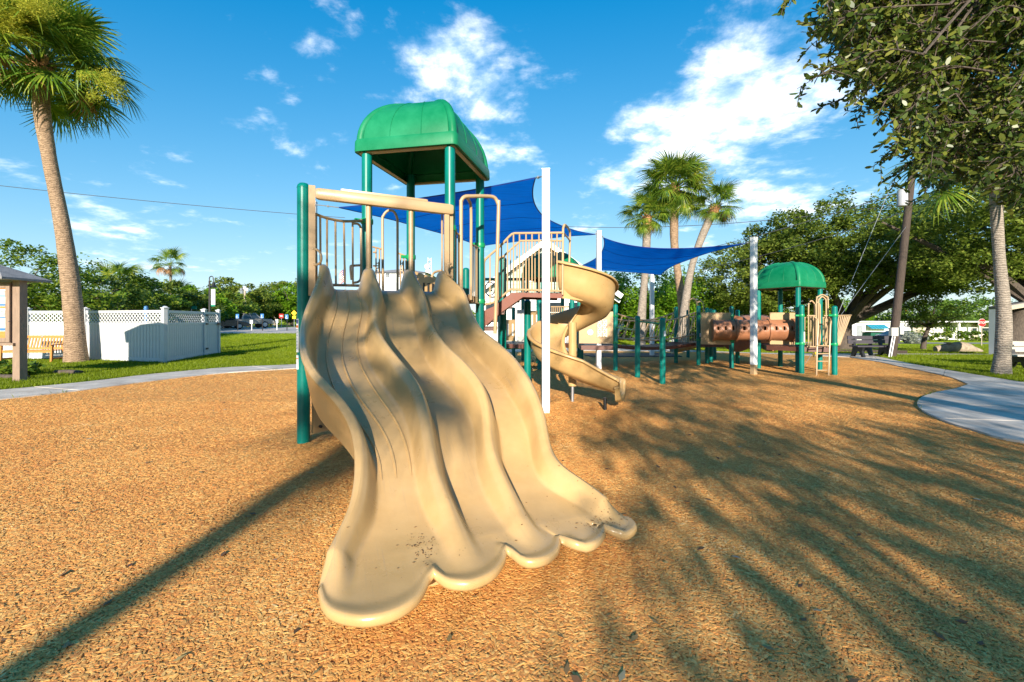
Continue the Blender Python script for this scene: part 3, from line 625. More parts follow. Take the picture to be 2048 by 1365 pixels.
# ---- triple slide: the wall crests are set along the run, lanes are swept between them
E = Vector((-1.65, 5.5)); UX = Vector((.38, -.925)).normalized(); VX = Vector((.925, .38)).normalized()
BU = [-.3, 0, .14, .44, .8, 1.05, 1.3, 1.6, 2.0, 2.3, 2.55, 2.75, 2.95, 3.2, 3.5, 4.2]
BZ = [1.88, 1.87, 1.80, 1.62, 1.34, 1.19, 1.10, 1.02, .91, .79, .61, .45, .335, .265, .235, .22]
from bisect import bisect
def smooth_interp(xp, yp):
    xf = np.linspace(xp[0], xp[-1], 600); yf = np.interp(xf, xp, yp); k = np.ones(31)/31
    yp2 = np.convolve(np.pad(yf, 15, mode='edge'), k, 'valid'); return lambda x: float(np.interp(x, xf, yp2))
bed = smooth_interp(BU, BZ)
WALL = [smooth_interp([-.3, .1, .5, 1.5, 2.4, 3.0, 3.3, 3.6, 4.2], h) for h in ([.29, .31, .28, .28, .25, .145, .085, .04, .015], [.27, .29, .26, .26, .24, .16, .05, .01, .0], [.27, .29, .26, .26, .24, .16, .05, .01, .0], [.27, .29, .26, .26, .24, .145, .085, .04, .015])]
CREST = [
 [(645, 541), (641, 558), (632, 582), (622, 602), (613, 630), (608, 655), (608, 682), (612, 704), (618, 722), (638, 755), (664, 780), (690, 805), (710, 838), (721, 872), (724, 905), (722, 940), (718, 985), (702, 1032), (674, 1080), (655, 1122), (645, 1165)],
 [(741, 547), (752, 560), (757, 578), (753, 600), (749, 620), (751, 643), (758, 665), (770, 685), (797, 720), (823, 752), (840, 783), (849, 812), (855, 857), (862, 900), (873, 948), (897, 1012), (918, 1065), (931, 1099)],
 [(826, 554), (837, 567), (846, 590), (851, 622), (858, 642), (868, 660), (892, 692), (929, 726), (957, 760), (971, 788), (977, 822), (976, 855), (980, 890), (991, 920), (1003, 948), (1034, 1017), (1058, 1065)],
 [(897, 560), (914, 564), (926, 582), (934, 609), (944, 634), (957, 655), (991, 683), (1022, 712), (1048, 748), (1066, 780), (1080, 815), (1086, 850), (1088, 880), (1096, 905), (1113, 925), (1154, 955), (1188, 972), (1215, 1000), (1233, 1021)]]
def unproject(px, py, zf, u0, v0):
    a = (px-1024)/F; b = (py-HOR)/F; best = None
    for Y in np.linspace(1.6, 6.6, 2500):
        p = Vector((a*Y, Y)); u = (p-E).dot(UX); v = (p-E).dot(VX)
        if u < u0 or u > u0+1.1 or u < -.35: continue
        c = abs((EYE-b*Y)-zf(u))+(.22*abs(v-v0) if v0 is not None else 0)+.01*abs(u-u0)
        if best is None or c < best[0]: best = (c, u, v)
    return best[1:] if best else None
crest_v = []
for k in range(4):
    uv = []; u0, v0 = -.35, (-.78, -.05, .42, .95)[k]
    for (px, py) in CREST[k]:
        q = unproject(px, py, lambda u: bed(u)+WALL[k](u), u0, v0)
        if q: uv.append(q); u0 = q[0]+.02; v0 = q[1]
    us = [q[0] for q in uv]; vs = [q[1] for q in uv]
    us2 = [-.6]+us+[us[-1]+.5, us[-1]+1.2]; sl_ = (vs[-1]-vs[-4])/(us[-1]-us[-4]); vs2 = [vs[0]]+vs+[vs[-1]+sl_*.3, vs[-1]+sl_*.5]
    crest_v.append(smooth_interp(us2, vs2))
LIPZ = .235
LIP = [(643, 1172), (648, 1195), (665, 1215), (700, 1226), (740, 1228), (790, 1216), (830, 1190), (850, 1160), (863, 1143), (898, 1156), (940, 1158), (980, 1142), (1003, 1116), (1013, 1098), (1048, 1115), (1085, 1112), (1110, 1095), (1119, 1073), (1148, 1087), (1185, 1082), (1205, 1062), (1212, 1049), (1238, 1065), (1260, 1058), (1268, 1046), (1258, 1034)]
lip_uv = []; LIP_S = [(p.x, p.y) for p in smooth_curve([(x, y, 0) for x, y in LIP], 4)]
for (px, py) in LIP_S:
    Y = F*(EYE-LIPZ)/(py-HOR); p = Vector(((px-1024)*Y/F, Y)); lip_uv.append(((p-E).dot(UX), (p-E).dot(VX)))
v_lo, v_hi = lip_uv[0][1], lip_uv[-1][1]
lv = [q[1] for q in lip_uv]; lu = [q[0] for q in lip_uv]
for i in range(1, len(lv)): lv[i] = max(lv[i], lv[i-1]+1e-3)
notch_v = [lip_uv[i][1] for i in (32, 52, 72, 84)]
def xyz(u, v, z): p = E+UX*u+VX*v; return Vector((p.x, p.y, z))
def lane_profile(d, wid, wh, top=0.0):
    """height above the bed at distance d from a crest line"""
    rim, wall = .030+top, .078
    if d < rim: return wh*(1-.12*(d/rim)**2.5)
    t = min(1, (d-rim)/wall); return wh*.88*(1-(t*t*(3-2*t)))
def build_slide():
    root = bpy.data.objects.new('triple_slide', None); COL.objects.link(root); root.parent = play
    fr = [0, .022, .044, .062, .08, .10, .12, .14, .165, .19, .215, .24, .28, .335, .39, .445, .5]; fr = fr+[1-f for f in reversed(fr[:-1])]
    U0 = np.concatenate([np.linspace(-.08, 2.9, 84), np.linspace(2.94, 3.30, 14)]); TE = np.linspace(0, 1, 22)[1:]
    vend = [v_lo, None, None, v_hi]; vend[1] = crest_v[1](3.3); vend[2] = crest_v[2](3.3)
    rows = []
    def vmix(u, w_l, f):                     # lane number, fraction
        a = crest_v[w_l](u); b = crest_v[w_l+1](u); return a+(b-a)*f, a, b
    cols = [(l, f) for l in range(3) for f in (fr if l == 2 else fr[:-1])]
    for u in U0:
        row = []
        for (l, f) in cols:
            v, a, b = vmix(u, l, f); wid = b-a; d0 = f*wid; d1 = (1-f)*wid
            tp = .028*(1-float(sstep(-.05, .4, u))); h = max(lane_profile(d0, wid, WALL[l](u), tp), lane_profile(d1, wid, WALL[l+1](u), tp))
            row.append(xyz(u, v, bed(u)+h))
        rows.append(row)
    us = U0[-1]
    ends = []
    for (l, f) in cols:
        v, a, b = vmix(us, l, f); tot = (v-crest_v[0](us))/(crest_v[3](us)-crest_v[0](us)); ve = v_lo+(v_hi-v_lo)*tot; ue = float(np.interp(ve, lv, lu)); ends.append((v, ve, max(ue, us+.02)))
    for t in TE:
        row = []
        for (l, f), (v, ve, ue) in zip(cols, ends):
            u = us+(ue-us)*t; vv = v+(ve-v)*(t*t*(3-2*t)*.6+.4*t); a = crest_v[l](us); b = crest_v[l+1](us); wid = b-a
            h = max(lane_profile(f*wid, wid, WALL[l](us+t*.3)), lane_profile((1-f)*wid, wid, WALL[l+1](us+t*.3)))*(.5+.5*math.cos(math.pi*t))
            ridge = max(.022*math.exp(-((vv-nv)/.035)**2) for nv in notch_v)*sstep(.35, .8, t)
            edge = .012*float(sstep(.75, 1, t))
            row.append(xyz(u, vv, bed(us+(ue-us)*t)*(1-t)+(LIPZ-.012)*t+h+float(ridge)+edge))
        rows.append(row)
    # rolled front lip
    last = rows[-1]; n = len(last); out = []
    for k in range(n):
        tdir = (last[min(k+1, n-1)]-last[max(k-1, 0)]); nd = Vector((tdir.y, -tdir.x, 0)); nd = nd.normalized() if nd.length > 1e-6 else Vector((UX.x, UX.y, 0))
        if nd.dot(Vector((UX.x, UX.y, 0))) < 0: nd = -nd
        nd = (nd*.6+Vector((UX.x, UX.y, 0))*.4).normalized(); out.append(nd)
    for (dn, dz) in ((.009, -.002), (.017, -.010), (.021, -.022), (.020, -.038), (.012, -.052), (-.02, -.060), (-.20, -.062)):
        rows.append([last[k]+out[k]*dn+Vector((0, 0, dz)) for k in range(n)])
    mb = MB(); mb.grid(rows)
    sl = obj('slide_bed', mb, TAN, root, smooth='all')
    # outer sides: rolled rim then a skirt reaching below the bed
    for (k, sg, ci) in ((0, -1, 0), (3, 1, -1)):
        R_ = []; top = [r[ci] for r in rows[:len(U0)+len(TE)]]; m = len(top)
        for i in range(m):
            tdir = top[min(i+1, m-1)]-top[max(i-1, 0)]; nd = Vector((tdir.y, -tdir.x, 0)).normalized(); vv = Vector((VX.x, VX.y, 0))*sg
            if nd.dot(vv) < 0: nd = -nd
            drop = .36 if i < 60 else .36-.25*float(sstep(60, m-1, i)); p = top[i]; zb = max(p.z-drop, .10 if i > 70 else .02); e = float(sstep(m-14, m-1, i)); q = 1-.48*e; zb = zb*(1-e)+(p.z-.055)*e
            R_.append([p, p+nd*.02*q+Vector((0, 0, -.004)), p+nd*.036*q+Vector((0, 0, -.018)), p+nd*.040*q+Vector((0, 0, -.04*(1-.2*e))), p+nd*.028*q+Vector((0, 0, -.058*(1-.25*e))), p+nd*.018*q+Vector((0, 0, -.08*(1-.4*e))), Vector((p.x, p.y, 0))+nd*.004+Vector((0, 0, (p.z+zb)*.5)), Vector((p.x, p.y, zb))-nd*.03])
        mb = MB(); mb.grid(R_); obj('side_wall', mb, TAN, root, smooth='all')
    # three moulded ribs in the left lane
    for f in (.29, .5, .72):
        pts = []
        for u in np.linspace(.05, 2.75, 60):
            v, a, b = vmix(u, 0, f); pts.append(xyz(u, v, bed(u)+.004))
        pipe('rib', pts, [.009]*58+[.006, .002], TAN, root, 6)
    mb = MB(); mb.prism([xyz(2.85, -.22, .0), xyz(3.28, -.20, .0), xyz(3.28, .02, .0), xyz(2.85, .04, .0)], (0, 0, .17)); obj('foot', mb, TAN, root)
    return sl
slide_bed = build_slide()

# slide hood: beam, uprights, poles and the entry bars
H0, H1 = W(632, 388, 5.27), W(906, 421, 5.75)
def hood():
    d = (H1-H0); mb = MB(); n = Vector((d.y, -d.x, 0)).normalized()
    for (a, b, h, w, dz) in ((0, 1, .125, .10, 0), (.17, .80, .03, .085, .076)):
        p, q = H0.lerp(H1, a)+Vector((0, 0, dz)), H0.lerp(H1, b)+Vector((0, 0, dz)); L = (q-p).length; rows = []
        for t in (0, .02, .5, .98, 1):
            c = p.lerp(q, t); s = .85 if t in (0, 1) else 1
            rows.append([c+n*(w/2*x*s)+Vector((0, 0, h/2*y*s)) for x, y in ((-1, -.8), (-.8, -1), (.8, -1), (1, -.8), (1, .8), (.8, 1), (-.8, 1), (-1, .8))])
        mb.grid(rows, closed=True); mb.add(rows[0], [tuple(range(8))]); mb.add(rows[-1], [tuple(range(8))])
    obj('beam', mb, TANP, play)
hood()
for (px, Y, y0, y1, w) in ((624, 5.28, 372, 592, .075), (893, 5.72, 430, 590, .06), (902, 5.78, 428, 590, .045)):
    mb = MB(); a, b = W(px, y0, Y), W(px, y1, Y); mb.bar(a, b, w, .05, up=(.38, -.92, 0)); obj('upright', mb, TANP, play, smooth=False)
for (px, y0, Y, y1, Y1) in ((737, 408, 5.47, 552, 5.5), (822, 420, 5.62, 560, 5.6)): pipe('pole', [W(px, y0, Y), W(px, y1, Y1)], .03, TANP, play, 12)
pipe('handle', smooth_curve(WP((628, 498, 5.22), (636, 501, 5.2), (642, 510, 5.18), (642, 522, 5.18), (636, 529, 5.2), (628, 530, 5.22)), 4), .014, TANP, play)
pipe('handle', smooth_curve(WP((902, 528, 5.66), (897, 530, 5.62), (894, 540, 5.6), (897, 550, 5.62), (903, 553, 5.66)), 4), .014, TANP, play)
# curved railing on the left, between hood and tower
TOPL = smooth_curve(WP((630, 428, 5.33), (655, 437, 5.52), (690, 443, 5.8), (726, 441, 6.05)), 5)
BOTL = smooth_curve(WP((632, 566, 5.33), (655, 570, 5.55), (692, 571, 5.8), (724, 572, 6.05)), 5)
bars = []
for px in (633, 646, 661, 677, 692, 706): 
    t = (px-630)/96*(len(TOPL)-1); i = int(t); bars.append((TOPL[i].lerp(TOPL[min(i+1, len(TOPL)-1)], t-i), BOTL[i].lerp(BOTL[min(i+1, len(BOTL)-1)], t-i)))
railing(play, [TOPL, BOTL], bars, .018, .013)
pipe('hand_loop', smooth_curve(WP((705, 448, 5.9), (715, 448, 5.92), (721, 455, 5.95), (722, 470, 5.95), (722, 545, 5.95), (719, 562, 5.94), (708, 566, 5.9)), 4), .016, TANP, play)
pipe('hand_loop', smooth_curve(WP((703, 560, 5.9), (701, 535, 5.92), (706, 532, 5.94), (722, 531, 5.96)), 4), .016, TANP, play)
# back gate of the tower: hoop, panels with small handles
def hoop(parent, pts, r=.02, m=TANP, name='hoop'): return pipe(name, smooth_curve(pts, 5), r, m, parent, 10)
hoop(play, WP((766, 582, 7.2), (765, 450, 7.2), (767, 432, 7.2), (776, 422, 7.22), (787, 423, 7.25), (794, 436, 7.28), (795, 455, 7.3), (795, 582, 7.3)), .021)
railing(play, [WP((745, 494, 7.1), (765, 499, 7.2)), WP((746, 505, 7.1), (752, 505, 7.12)), WP((746, 532, 7.1), (753, 533, 7.12))], [(W(752, 496, 7.14), W(752, 583, 7.14)), (W(759, 498, 7.17), W(759, 583, 7.17))], .014, .012)
railing(play, [WP((797, 507, 7.3), (816, 514, 7.36)), WP((812, 520, 7.33), (813, 583, 7.33))], [(W(801, 509, 7.31), W(801, 583, 7.31)), (W(807, 511, 7.33), W(807, 583, 7.33))], .014, .012)
for px in (755, 803):
    mb = MB()
    for k in range(4): mb.box(W(px, 527+k*5, 7.12), (.045, .02, .012), rotz=.2)
    mb.box(W(px-2.2, 534, 7.12), (.01, .02, .16)); mb.box(W(px+2.2, 534, 7.12), (.01, .02, .16)); obj('counter_panel', mb, TANP, play, smooth=False)
# right side of the tower: bars, hoop gate and small railings
railing(play, [WP((908, 462, 6.0), (921, 473, 6.2)), WP((884, 590, 5.95), (921, 596, 6.2))], [(W(px, y0, Y), W(px, y1, Y)) for px, y0, y1, Y in ((884, 430, 585, 5.85), (889, 432, 586, 5.9), (907, 462, 592, 6.0), (912, 466, 593, 6.08), (917, 470, 595, 6.15))], .014, .012)
hoop(play, WP((922, 600, 6.2), (922, 420, 6.2), (923, 402, 6.2), (930, 394, 6.22), (945, 393, 6.3), (975, 393, 6.5), (989, 396, 6.58), (996, 408, 6.6), (997, 425, 6.6), (990, 668, 6.6)), .028)
hoop(play, WP((933, 395, 6.25), (938, 402, 6.4), (942, 420, 6.5), (942, 500, 6.55), (942, 600, 6.6)), .022)
railing(play, [WP((943, 489, 6.6), (957, 496, 7.1)), smooth_curve(WP((938, 590, 6.6), (940, 600, 6.65), (946, 606, 6.8), (957, 607, 7.1)), 4)], [(W(946.5, 492, 6.7), W(946.5, 604, 6.7)), (W(950, 494, 6.85), W(950, 606, 6.85)), (W(953.5, 497, 6.95), W(953.5, 606, 6.95))], .015, .011)
for (p, zz, d) in ((P1, 2.86, (-.6, -.5, 0)), (P2, 2.72, (.3, .9, 0)), (P4, 2.72, (-.5, -.9, 0)), (P4, 1.80, (-.5, -.9, 0)), (P3, 2.55, (-.5, -.3, 0)), (P4, 1.15, (.9, .2, 0))): clamp(play, p[0], p[1], zz, .07, d)
# panel with arches seen through the tower, on the far side
mb = MB(); a, b = W(830, 546, 8.2), W(884, 556, 7.7); c, d = W(884, 582, 7.7), W(830, 575, 8.2)
mb.prism([W(829, 543, 8.2), W(884, 563, 7.7), W(884, 600, 7.7), W(829, 590, 8.2)], (.02, .04, 0)); arch = obj('arched_panel', mb, TANPANEL, play, smooth=False)
for px in (848, 857, 866, 875): 
    p = W(px, 577+(px-848)*.1, 8.02-(px-848)*.012); mb = MB(); mb.tube([p-Vector((0, 0, .2)), p+Vector((0, 0, .1))], .02, 8); obj('slot', mb, BLACK, arch)
pipe('arch_handle', smooth_curve(WP((863, 556, 8.2), (868, 546, 8.2), (880, 542, 8.0), (884, 543, 8.0)), 4), .022, TANP, play)

# ground-level panel under the tower, left of the slide, with turning drums
def ground_panel():
    A = Vector((XL+.05, YL+.07, 0)); B = Vector((P1[0]-.02, P1[1]-.05, 0)); B = A+(B-A)*1.15; d = (B-A).normalized(); n = Vector((d.y, -d.x, 0)); mb = MB()
    L = (B-A).length
    def pl(s0, s1, z0, z1, th, off): mb.prism([A+d*s0+n*off+Vector((0, 0, z0)), A+d*s1+n*off+Vector((0, 0, z0)), A+d*s1+n*off+Vector((0, 0, z1)), A+d*s0+n*off+Vector((0, 0, z1))], n*th)
    pl(.02, .16, .10, 1.25, .05, 0); pl(L-.16, L-.02, .10, 1.25, .05, 0); pl(.16, L-.16, .10, .36, .05, 0); pl(.16, L-.16, 1.1, 1.25, .05, 0)
    o = obj('activity_panel', mb, TANPANEL, play, smooth=False)
    mb = MB(); pl(.17, L-.2, .32, .43, .03, .055); obj('tray', mb, TANPANEL, o, smooth=False)
    for k in range(3):
        for s in range(2):
            c = A+d*(.27+.22*s)+n*.03+Vector((0, 0, .43+.235*k)); mb = MB(); mb.lathe(c, [(.07, 0), (.085, .015), (.085, .19), (.07, .21)], 14); dr = obj('drum', mb, DIRTYW, o)
            mb = MB(); mb.cur = 0
            for q in range(5): mb.box(c+n*.086+Vector((0, 0, .05+.028*q)), (.07, .002, .008), rotz=math.atan2(d.y, d.x))
            tag(obj('print', mb, M('grey_print', (.2, .2, .2), .6), o, smooth=False), kind='stuff')
    for (s, z) in ((.09, .18), (.22, .375)):
        mb = MB(); c = A+d*s+n*.06+Vector((0, 0, z)); mb.tube([c, c+n*.03], .018, 8); obj('bolt', mb, BLACK, o)
ground_panel()
# warning stickers on the near post
STW = M('sticker_white', (.75, .76, .78), .4, .02); STB = M('sticker_ink', (.12, .14, .2), .6, .1); STO = M('sticker_orange', (.75, .16, .01), .5, .05); STN = M('sticker_blue', (.05, .07, .22), .5, .05)
def sticker(parent, c, dirn, w, h, lines, orange=True, blue=False):
    c = Vector(c); d = Vector(dirn).normalized(); ang = math.atan2(d.y, d.x)+math.pi/2; mb = MB(); mb.box(c, (w, .004, h), rotz=ang); s = obj('sticker', mb, STW, parent, smooth=False)
    if blue: mb = MB(); mb.box(c+d*.002+Vector((0, 0, h*.42)), (w*.86, .003, h*.12), rotz=ang); obj('sticker_band', mb, STN, s, smooth=False)
    if orange: mb = MB(); mb.box(c+d*.002+Vector((0, 0, h*.27)), (w*.9, .003, h*.07), rotz=ang); obj('sticker_band', mb, STO, s, smooth=False)
    mb = MB()
    for k in range(lines): mb.box(c+d*.002+Vector((-w*.04, 0, h*(.18-.62*k/lines))), (w*(.72 if k % 3 else .6), .003, h*.018), rotz=ang)
    tag(obj('small_print', mb, STB, s, smooth=False), kind='stuff')
sd = Vector((-.62, -.78, 0)).normalized()
sticker(play, Vector((XL, YL, 1.31))+sd*.0735, sd, .05, .40, 14, True, True); sticker(play, Vector((XL, YL, .99))+sd*.0735, sd, .05, .17, 8, True)

# stairs up to the spiral slide platform
def stairs():
    poly = [(967.6, 622), (988, 613), (1023, 586), (1125, 588), (1125, 597), (1046, 594.5), (1003, 625), (968, 655)]
    for (Y, s) in ((7.3, 'front'), (8.1, 'back')):
        mb = MB(); mb.prism([W(x, y, 7.3)+Vector((0, Y-7.3, 0)) for x, y in poly], (0, .045, 0)); obj('stringer', mb, RUST, play, smooth=False)
        if s == 'front':
            cap = smooth_curve([W(x, y, 7.3)+Vector((0, -.01, .02)) for x, y in ((966, 613), (986, 608), (1000, 599), (1020, 583), (1030, 582), (1124, 585))], 3); pipe('bottom_rail', cap, .018, TANP, play)
    n = 4
    for k in range(n):
        p = W(972, 650, 7.3).lerp(W(1036, 596, 7.3), (k+.5)/n); mb = MB(); mb.box(p+Vector((0, .42, .02)), (.20, .78, .03)); tr = obj('step', mb, BROWN, play, smooth=False)
        mb = MB(); mb.box(p+Vector((.10, .42, .09)), (.012, .78, .13)); obj('riser', mb, BROWN, tr, smooth=False)
    mb = MB(); mb.box((W(1034, 588, 7.3)+W(1125, 588, 7.3))/2+Vector((0, .42, .0)), (.80, .76, .05)); obj('platform', mb, BROWN, play, smooth=False)
    mb = MB(); a, b = W(936, 655, 7.25), W(990, 657, 7.4); mb.box((a+b)/2+Vector((0, .45, -.02)), ((b-a).length, 1.0, .06)); obj('lower_deck', mb, BROWN, play, smooth=False)
    top = smooth_curve(WP((968, 610, 7.28), (968, 540, 7.28), (968.5, 524, 7.28), (975, 515, 7.28), (1000, 493, 7.28), (1020, 472, 7.28), (1028, 467.5, 7.28), (1040, 467, 7.28), (1126, 466, 7.28)), 4)
    def yat(px, pts): return float(np.interp(px, [p[0] for p in pts], [p[1] for p in pts]))
    tp = [(968, 523), (1027, 467.5), (1125, 466)]; bp = [(968, 613), (986, 608), (1020, 583), (1125, 585)]
    railing(play, [top], [(W(x, yat(x, tp), 7.28), W(x, yat(x, bp), 7.28)) for x in (980, 1003, 1015, 1027, 1039, 1052, 1064, 1078, 1091, 1103, 1114)], .02, .013)
    tp2 = [(996, 521), (1043, 482.5), (1125, 482)]; bp2 = [(996, 600), (1043, 586), (1125, 588)]
    railing(play, [smooth_curve(WP((996, 600, 8.15), (996, 524, 8.15), (1008, 512, 8.15), (1038, 485, 8.15), (1048, 482, 8.15), (1126, 482, 8.15)), 4)], [(W(x, yat(x, tp2), 8.15), W(x, yat(x, bp2), 8.15)) for x in (1009, 1021, 1034, 1046, 1058, 1070, 1085, 1097, 1109, 1120)], .018, .012)
    hoop(play, WP((1125, 590, 7.3), (1126, 470, 7.3), (1127, 455, 7.3), (1130, 450, 7.4), (1137, 458, 7.9), (1140, 472, 8.1), (1138, 540, 8.1)), .02)
    pipe('crossbar', WP((1127, 466, 7.3), (1140, 482, 8.1)), .014, TANP, play)
    for (px, Y, top, base) in ((1006, 8.25, 515, None), (1055, 8.25, 600, None)):
        x = (px-1024)*Y/F; post(play, x, Y, EYE+(HOR-top)*Y/F, .065)
    x = (932-1024)*8.6/F; post(play, x, 8.6, EYE+(640-536)*8.6/F, .065)
stairs()

# spiral slide: U-shaped chute swept round its pole
def spiral():
    root = bpy.data.objects.new('spiral_slide', None); COL.objects.link(root); root.parent = play
    C = Vector((1.10, 8.0, 0)); path = []                # centre, heading
    for i in range(64):
        t = i/63; a = R(242)+R(392)*t; r = .46+.03*math.sin(t*3); z = float(np.interp(t, [0, .2, .42, .6, .8, 1], [1.90, 1.69, 1.38, 1.10, .76, .46]))
        p = C+Vector((r*math.cos(a), r*math.sin(a), z)); path.append((p, Vector((math.cos(a), math.sin(a), 0))))
    a_end = R(242+392); tan = Vector((-math.sin(a_end), math.cos(a_end), 0)); q, o = path[-1]
    tan = (tan+Vector((.30, -.62, 0))).normalized()
    for i in range(1, 15):
        s = i/14; path.append((q+tan*(.72*s)+Vector((0, 0, (.52-.0)*0-.22*s+.02*s*s)), (o*(1-s)+Vector((-tan.y, tan.x, 0))*-1*s).normalized()))
    rows = []; n = len(path)
    for i, (p, o) in enumerate(path):
        t = i/(n-1); ho = float(np.interp(t, [0, .15, .55, .8, 1], [.58, .54, .44, .38, .30])); hi = float(np.interp(t, [0, .1, .7, .85, 1], [.46, .30, .24, .26, .22])); hw = .27+.03*t
        sec = [(hw+.055, ho-.03), (hw+.045, ho), (hw+.015, ho+.012), (hw-.005, ho-.01), (hw-.02, ho*.6), (hw-.05, ho*.28), (hw-.12, .05), (0, .0), (-hw+.12, .03), (-hw+.05, hi*.35), (-hw+.01, hi*.7), (-hw, hi-.01), (-hw-.015, hi+.01), (-hw-.045, hi), (-hw-.05, hi-.03)]
        rows.append([p+o*x+Vector((0, 0, z)) for x, z in sec])
    mb = MB(); mb.grid(rows); ch = obj('chute', mb, TAN, root, smooth='all', fix=False)
    md = ch.modifiers.new('thickness', 'SOLIDIFY'); md.thickness = .02; md.offset = 0
    p, o = path[-1]; mb = MB(); nd = tan
    mb.grid([rows[-1], [v+nd*.03-Vector((0, 0, .012)) for v in rows[-1]], [v+nd*.035-Vector((0, 0, .10)) for v in rows[-1]], [v-nd*.05-Vector((0, 0, .13)) for v in rows[-1]]]); obj('exit_lip', mb, TAN, root, smooth='all')
    mb = MB(); mb.tube([C, C+Vector((0, 0, .34))], .028, 12); obj('pole_base', mb, GREYM, root)
    mb = MB(); mb.tube([C+Vector((0, 0, .30)), C+Vector((0, 0, 1.45))], .075, 14); obj('pole', mb, TAN, root)
    f = W(1210, 822, F*EYE/(822-HOR)); mb = MB(); mb.tube([Vector((f.x, f.y, 0)), Vector((f.x, f.y, .22))], .03, 10); obj('foot', mb, BLACK, root)
    # entry hood: flat cheek that meets the platform
    mb = MB(); mb.prism([W(1125, 541, 7.36), W(1160, 548, 7.42), W(1166, 602, 7.42), W(1125, 597, 7.36)], (0, .03, 0)); obj('cheek', mb, TAN, root)
    mb = MB(); mb.prism([W(1140, 550, 8.1), W(1158, 552, 8.2), W(1158, 590, 8.2), W(1140, 590, 8.1)], (0, .03, 0)); obj('cheek', mb, TAN, root)
spiral()

# ------------------------------------------------------------------ second play structure: low decks, bridge, tunnels, ship bow
far = empty('play_structure', 'low green posted play structure with rope-style bridge, brown crawl tunnels and ship bow', 'play structure', (5, 13.5, 0))
D2 = .74
def fpost(px, base, top, r=.068, **k):
    p = G(px, base); return post(far, p.x, p.y, EYE+(HOR-top)*p.y/F, r, **k), p
posts = {}
for nm, px, base, top in (('a', 1231, 742, 609), ('b', 1275, 756, 632), ('c', 1325, 769, 636), ('d', 1352, 727, 614), ('e', 1376, 716, 620), ('f', 1397, 731, 612), ('g', 1414, 728, 616), ('g2', 1422, 725, 618), ('g3', 1429, 720, 620), ('h', 1463, 737, 613), ('i', 1475, 728, 620), ('l', 1603, 748, 610), ('m', 1669, 751, 612), ('n', 1163, 728, 640), ('o', 1079, 740, 600), ('p', 1056, 731, 600), ('q', 1027, 718, 615), ('r', 1000, 735, 545), ('s', 1085, 716, 560), ('t', 1125, 722, 570), ('u', 1046, 722, 560)):
    posts[nm] = fpost(px, base, top)
def clampf(nm, zs, d=(1, 0, 0)):
    p = posts[nm][1]
    for z in zs: clamp(far, p.x, p.y, z, .068, d)
for nm, d in (('a', (-1, .2, 0)), ('f', (1, -.1, 0)), ('h', (-1, 0, 0)), ('l', (-1, .1, 0)), ('m', (-1, 0, 0))): clampf(nm, (.84, 1.62), d)
# turning bars between the free posts
for (u, v, zu, zv) in (('a', 'b', 1.28, 1.22), ('b', 'c', 1.46, 1.40)):
    p, q = posts[u][1], posts[v][1]; pipe('turning_bar', [Vector((p.x, p.y, zu)), Vector((q.x, q.y, zv))], .02, GREENC, far)
for nm, z in (('c', 1.18), ('f', 1.0), ('l', 1.02)):
    p, o = posts[nm][1], posts[nm][0]; d = Vector((.55, -1, 0)).normalized() if nm != 'l' else Vector((.7, -1, 0)).normalized(); sticker(far, Vector((p.x, p.y, z))+d*.07, d, .06, .12 if nm != 'l' else .30, 5, False)
def deck(pts, z=D2, th=.13, m=BROWN):
    mb = MB(); mb.prism([(x, y, z-th) for x, y in pts], (0, 0, th)); return obj('deck', mb, m, far, smooth=False)
pa, pf, ph, pl_, pm = (posts[k][1] for k in ('a', 'f', 'h', 'l', 'm'))
deck([(pa.x-1.0, pa.y+.05), (pa.x, pa.y), (pa.x+.15, pa.y+1.3), (pa.x-.9, pa.y+1.4)])
deck([(pf.x, pf.y), (ph.x, ph.y+.5), (ph.x+.2, ph.y+1.7), (pf.x+.2, pf.y+1.2)])
CL = G(1533, 741); deck([(CL.x, CL.y), (pl_.x, pl_.y+.05), (pm.x, pm.y+.1), (pm.x+.5, pm.y+1.3), (CL.x+.4, CL.y+1.4)])
deck([(-.35, 13.9), (.95, 13.3), (2.0, 14.2), (.8, 15.6), (-.2, 15.6)])
# second, taller canopy in the middle and the far canopy
for (c, e1, e2, zb, H) in (((1.36, 14.2), (.80, -.22), (.25, .80), 2.80, .84), ((8.33, 13.25), (.60, .33), (-.33, .60), 2.44, .78)):
    c = Vector((c[0], c[1], 0)); e1 = Vector((*e1, 0)); e2 = Vector((*e2, 0)); canopy(far, c, e1, e2, zb, H)
    for (s, t) in ((1, 1), (1, -1), (-1, 1), (-1, -1)): p = c+e1*.84*s+e2*.84*t; post(far, p.x, p.y, zb+.12, .068, dome=False)
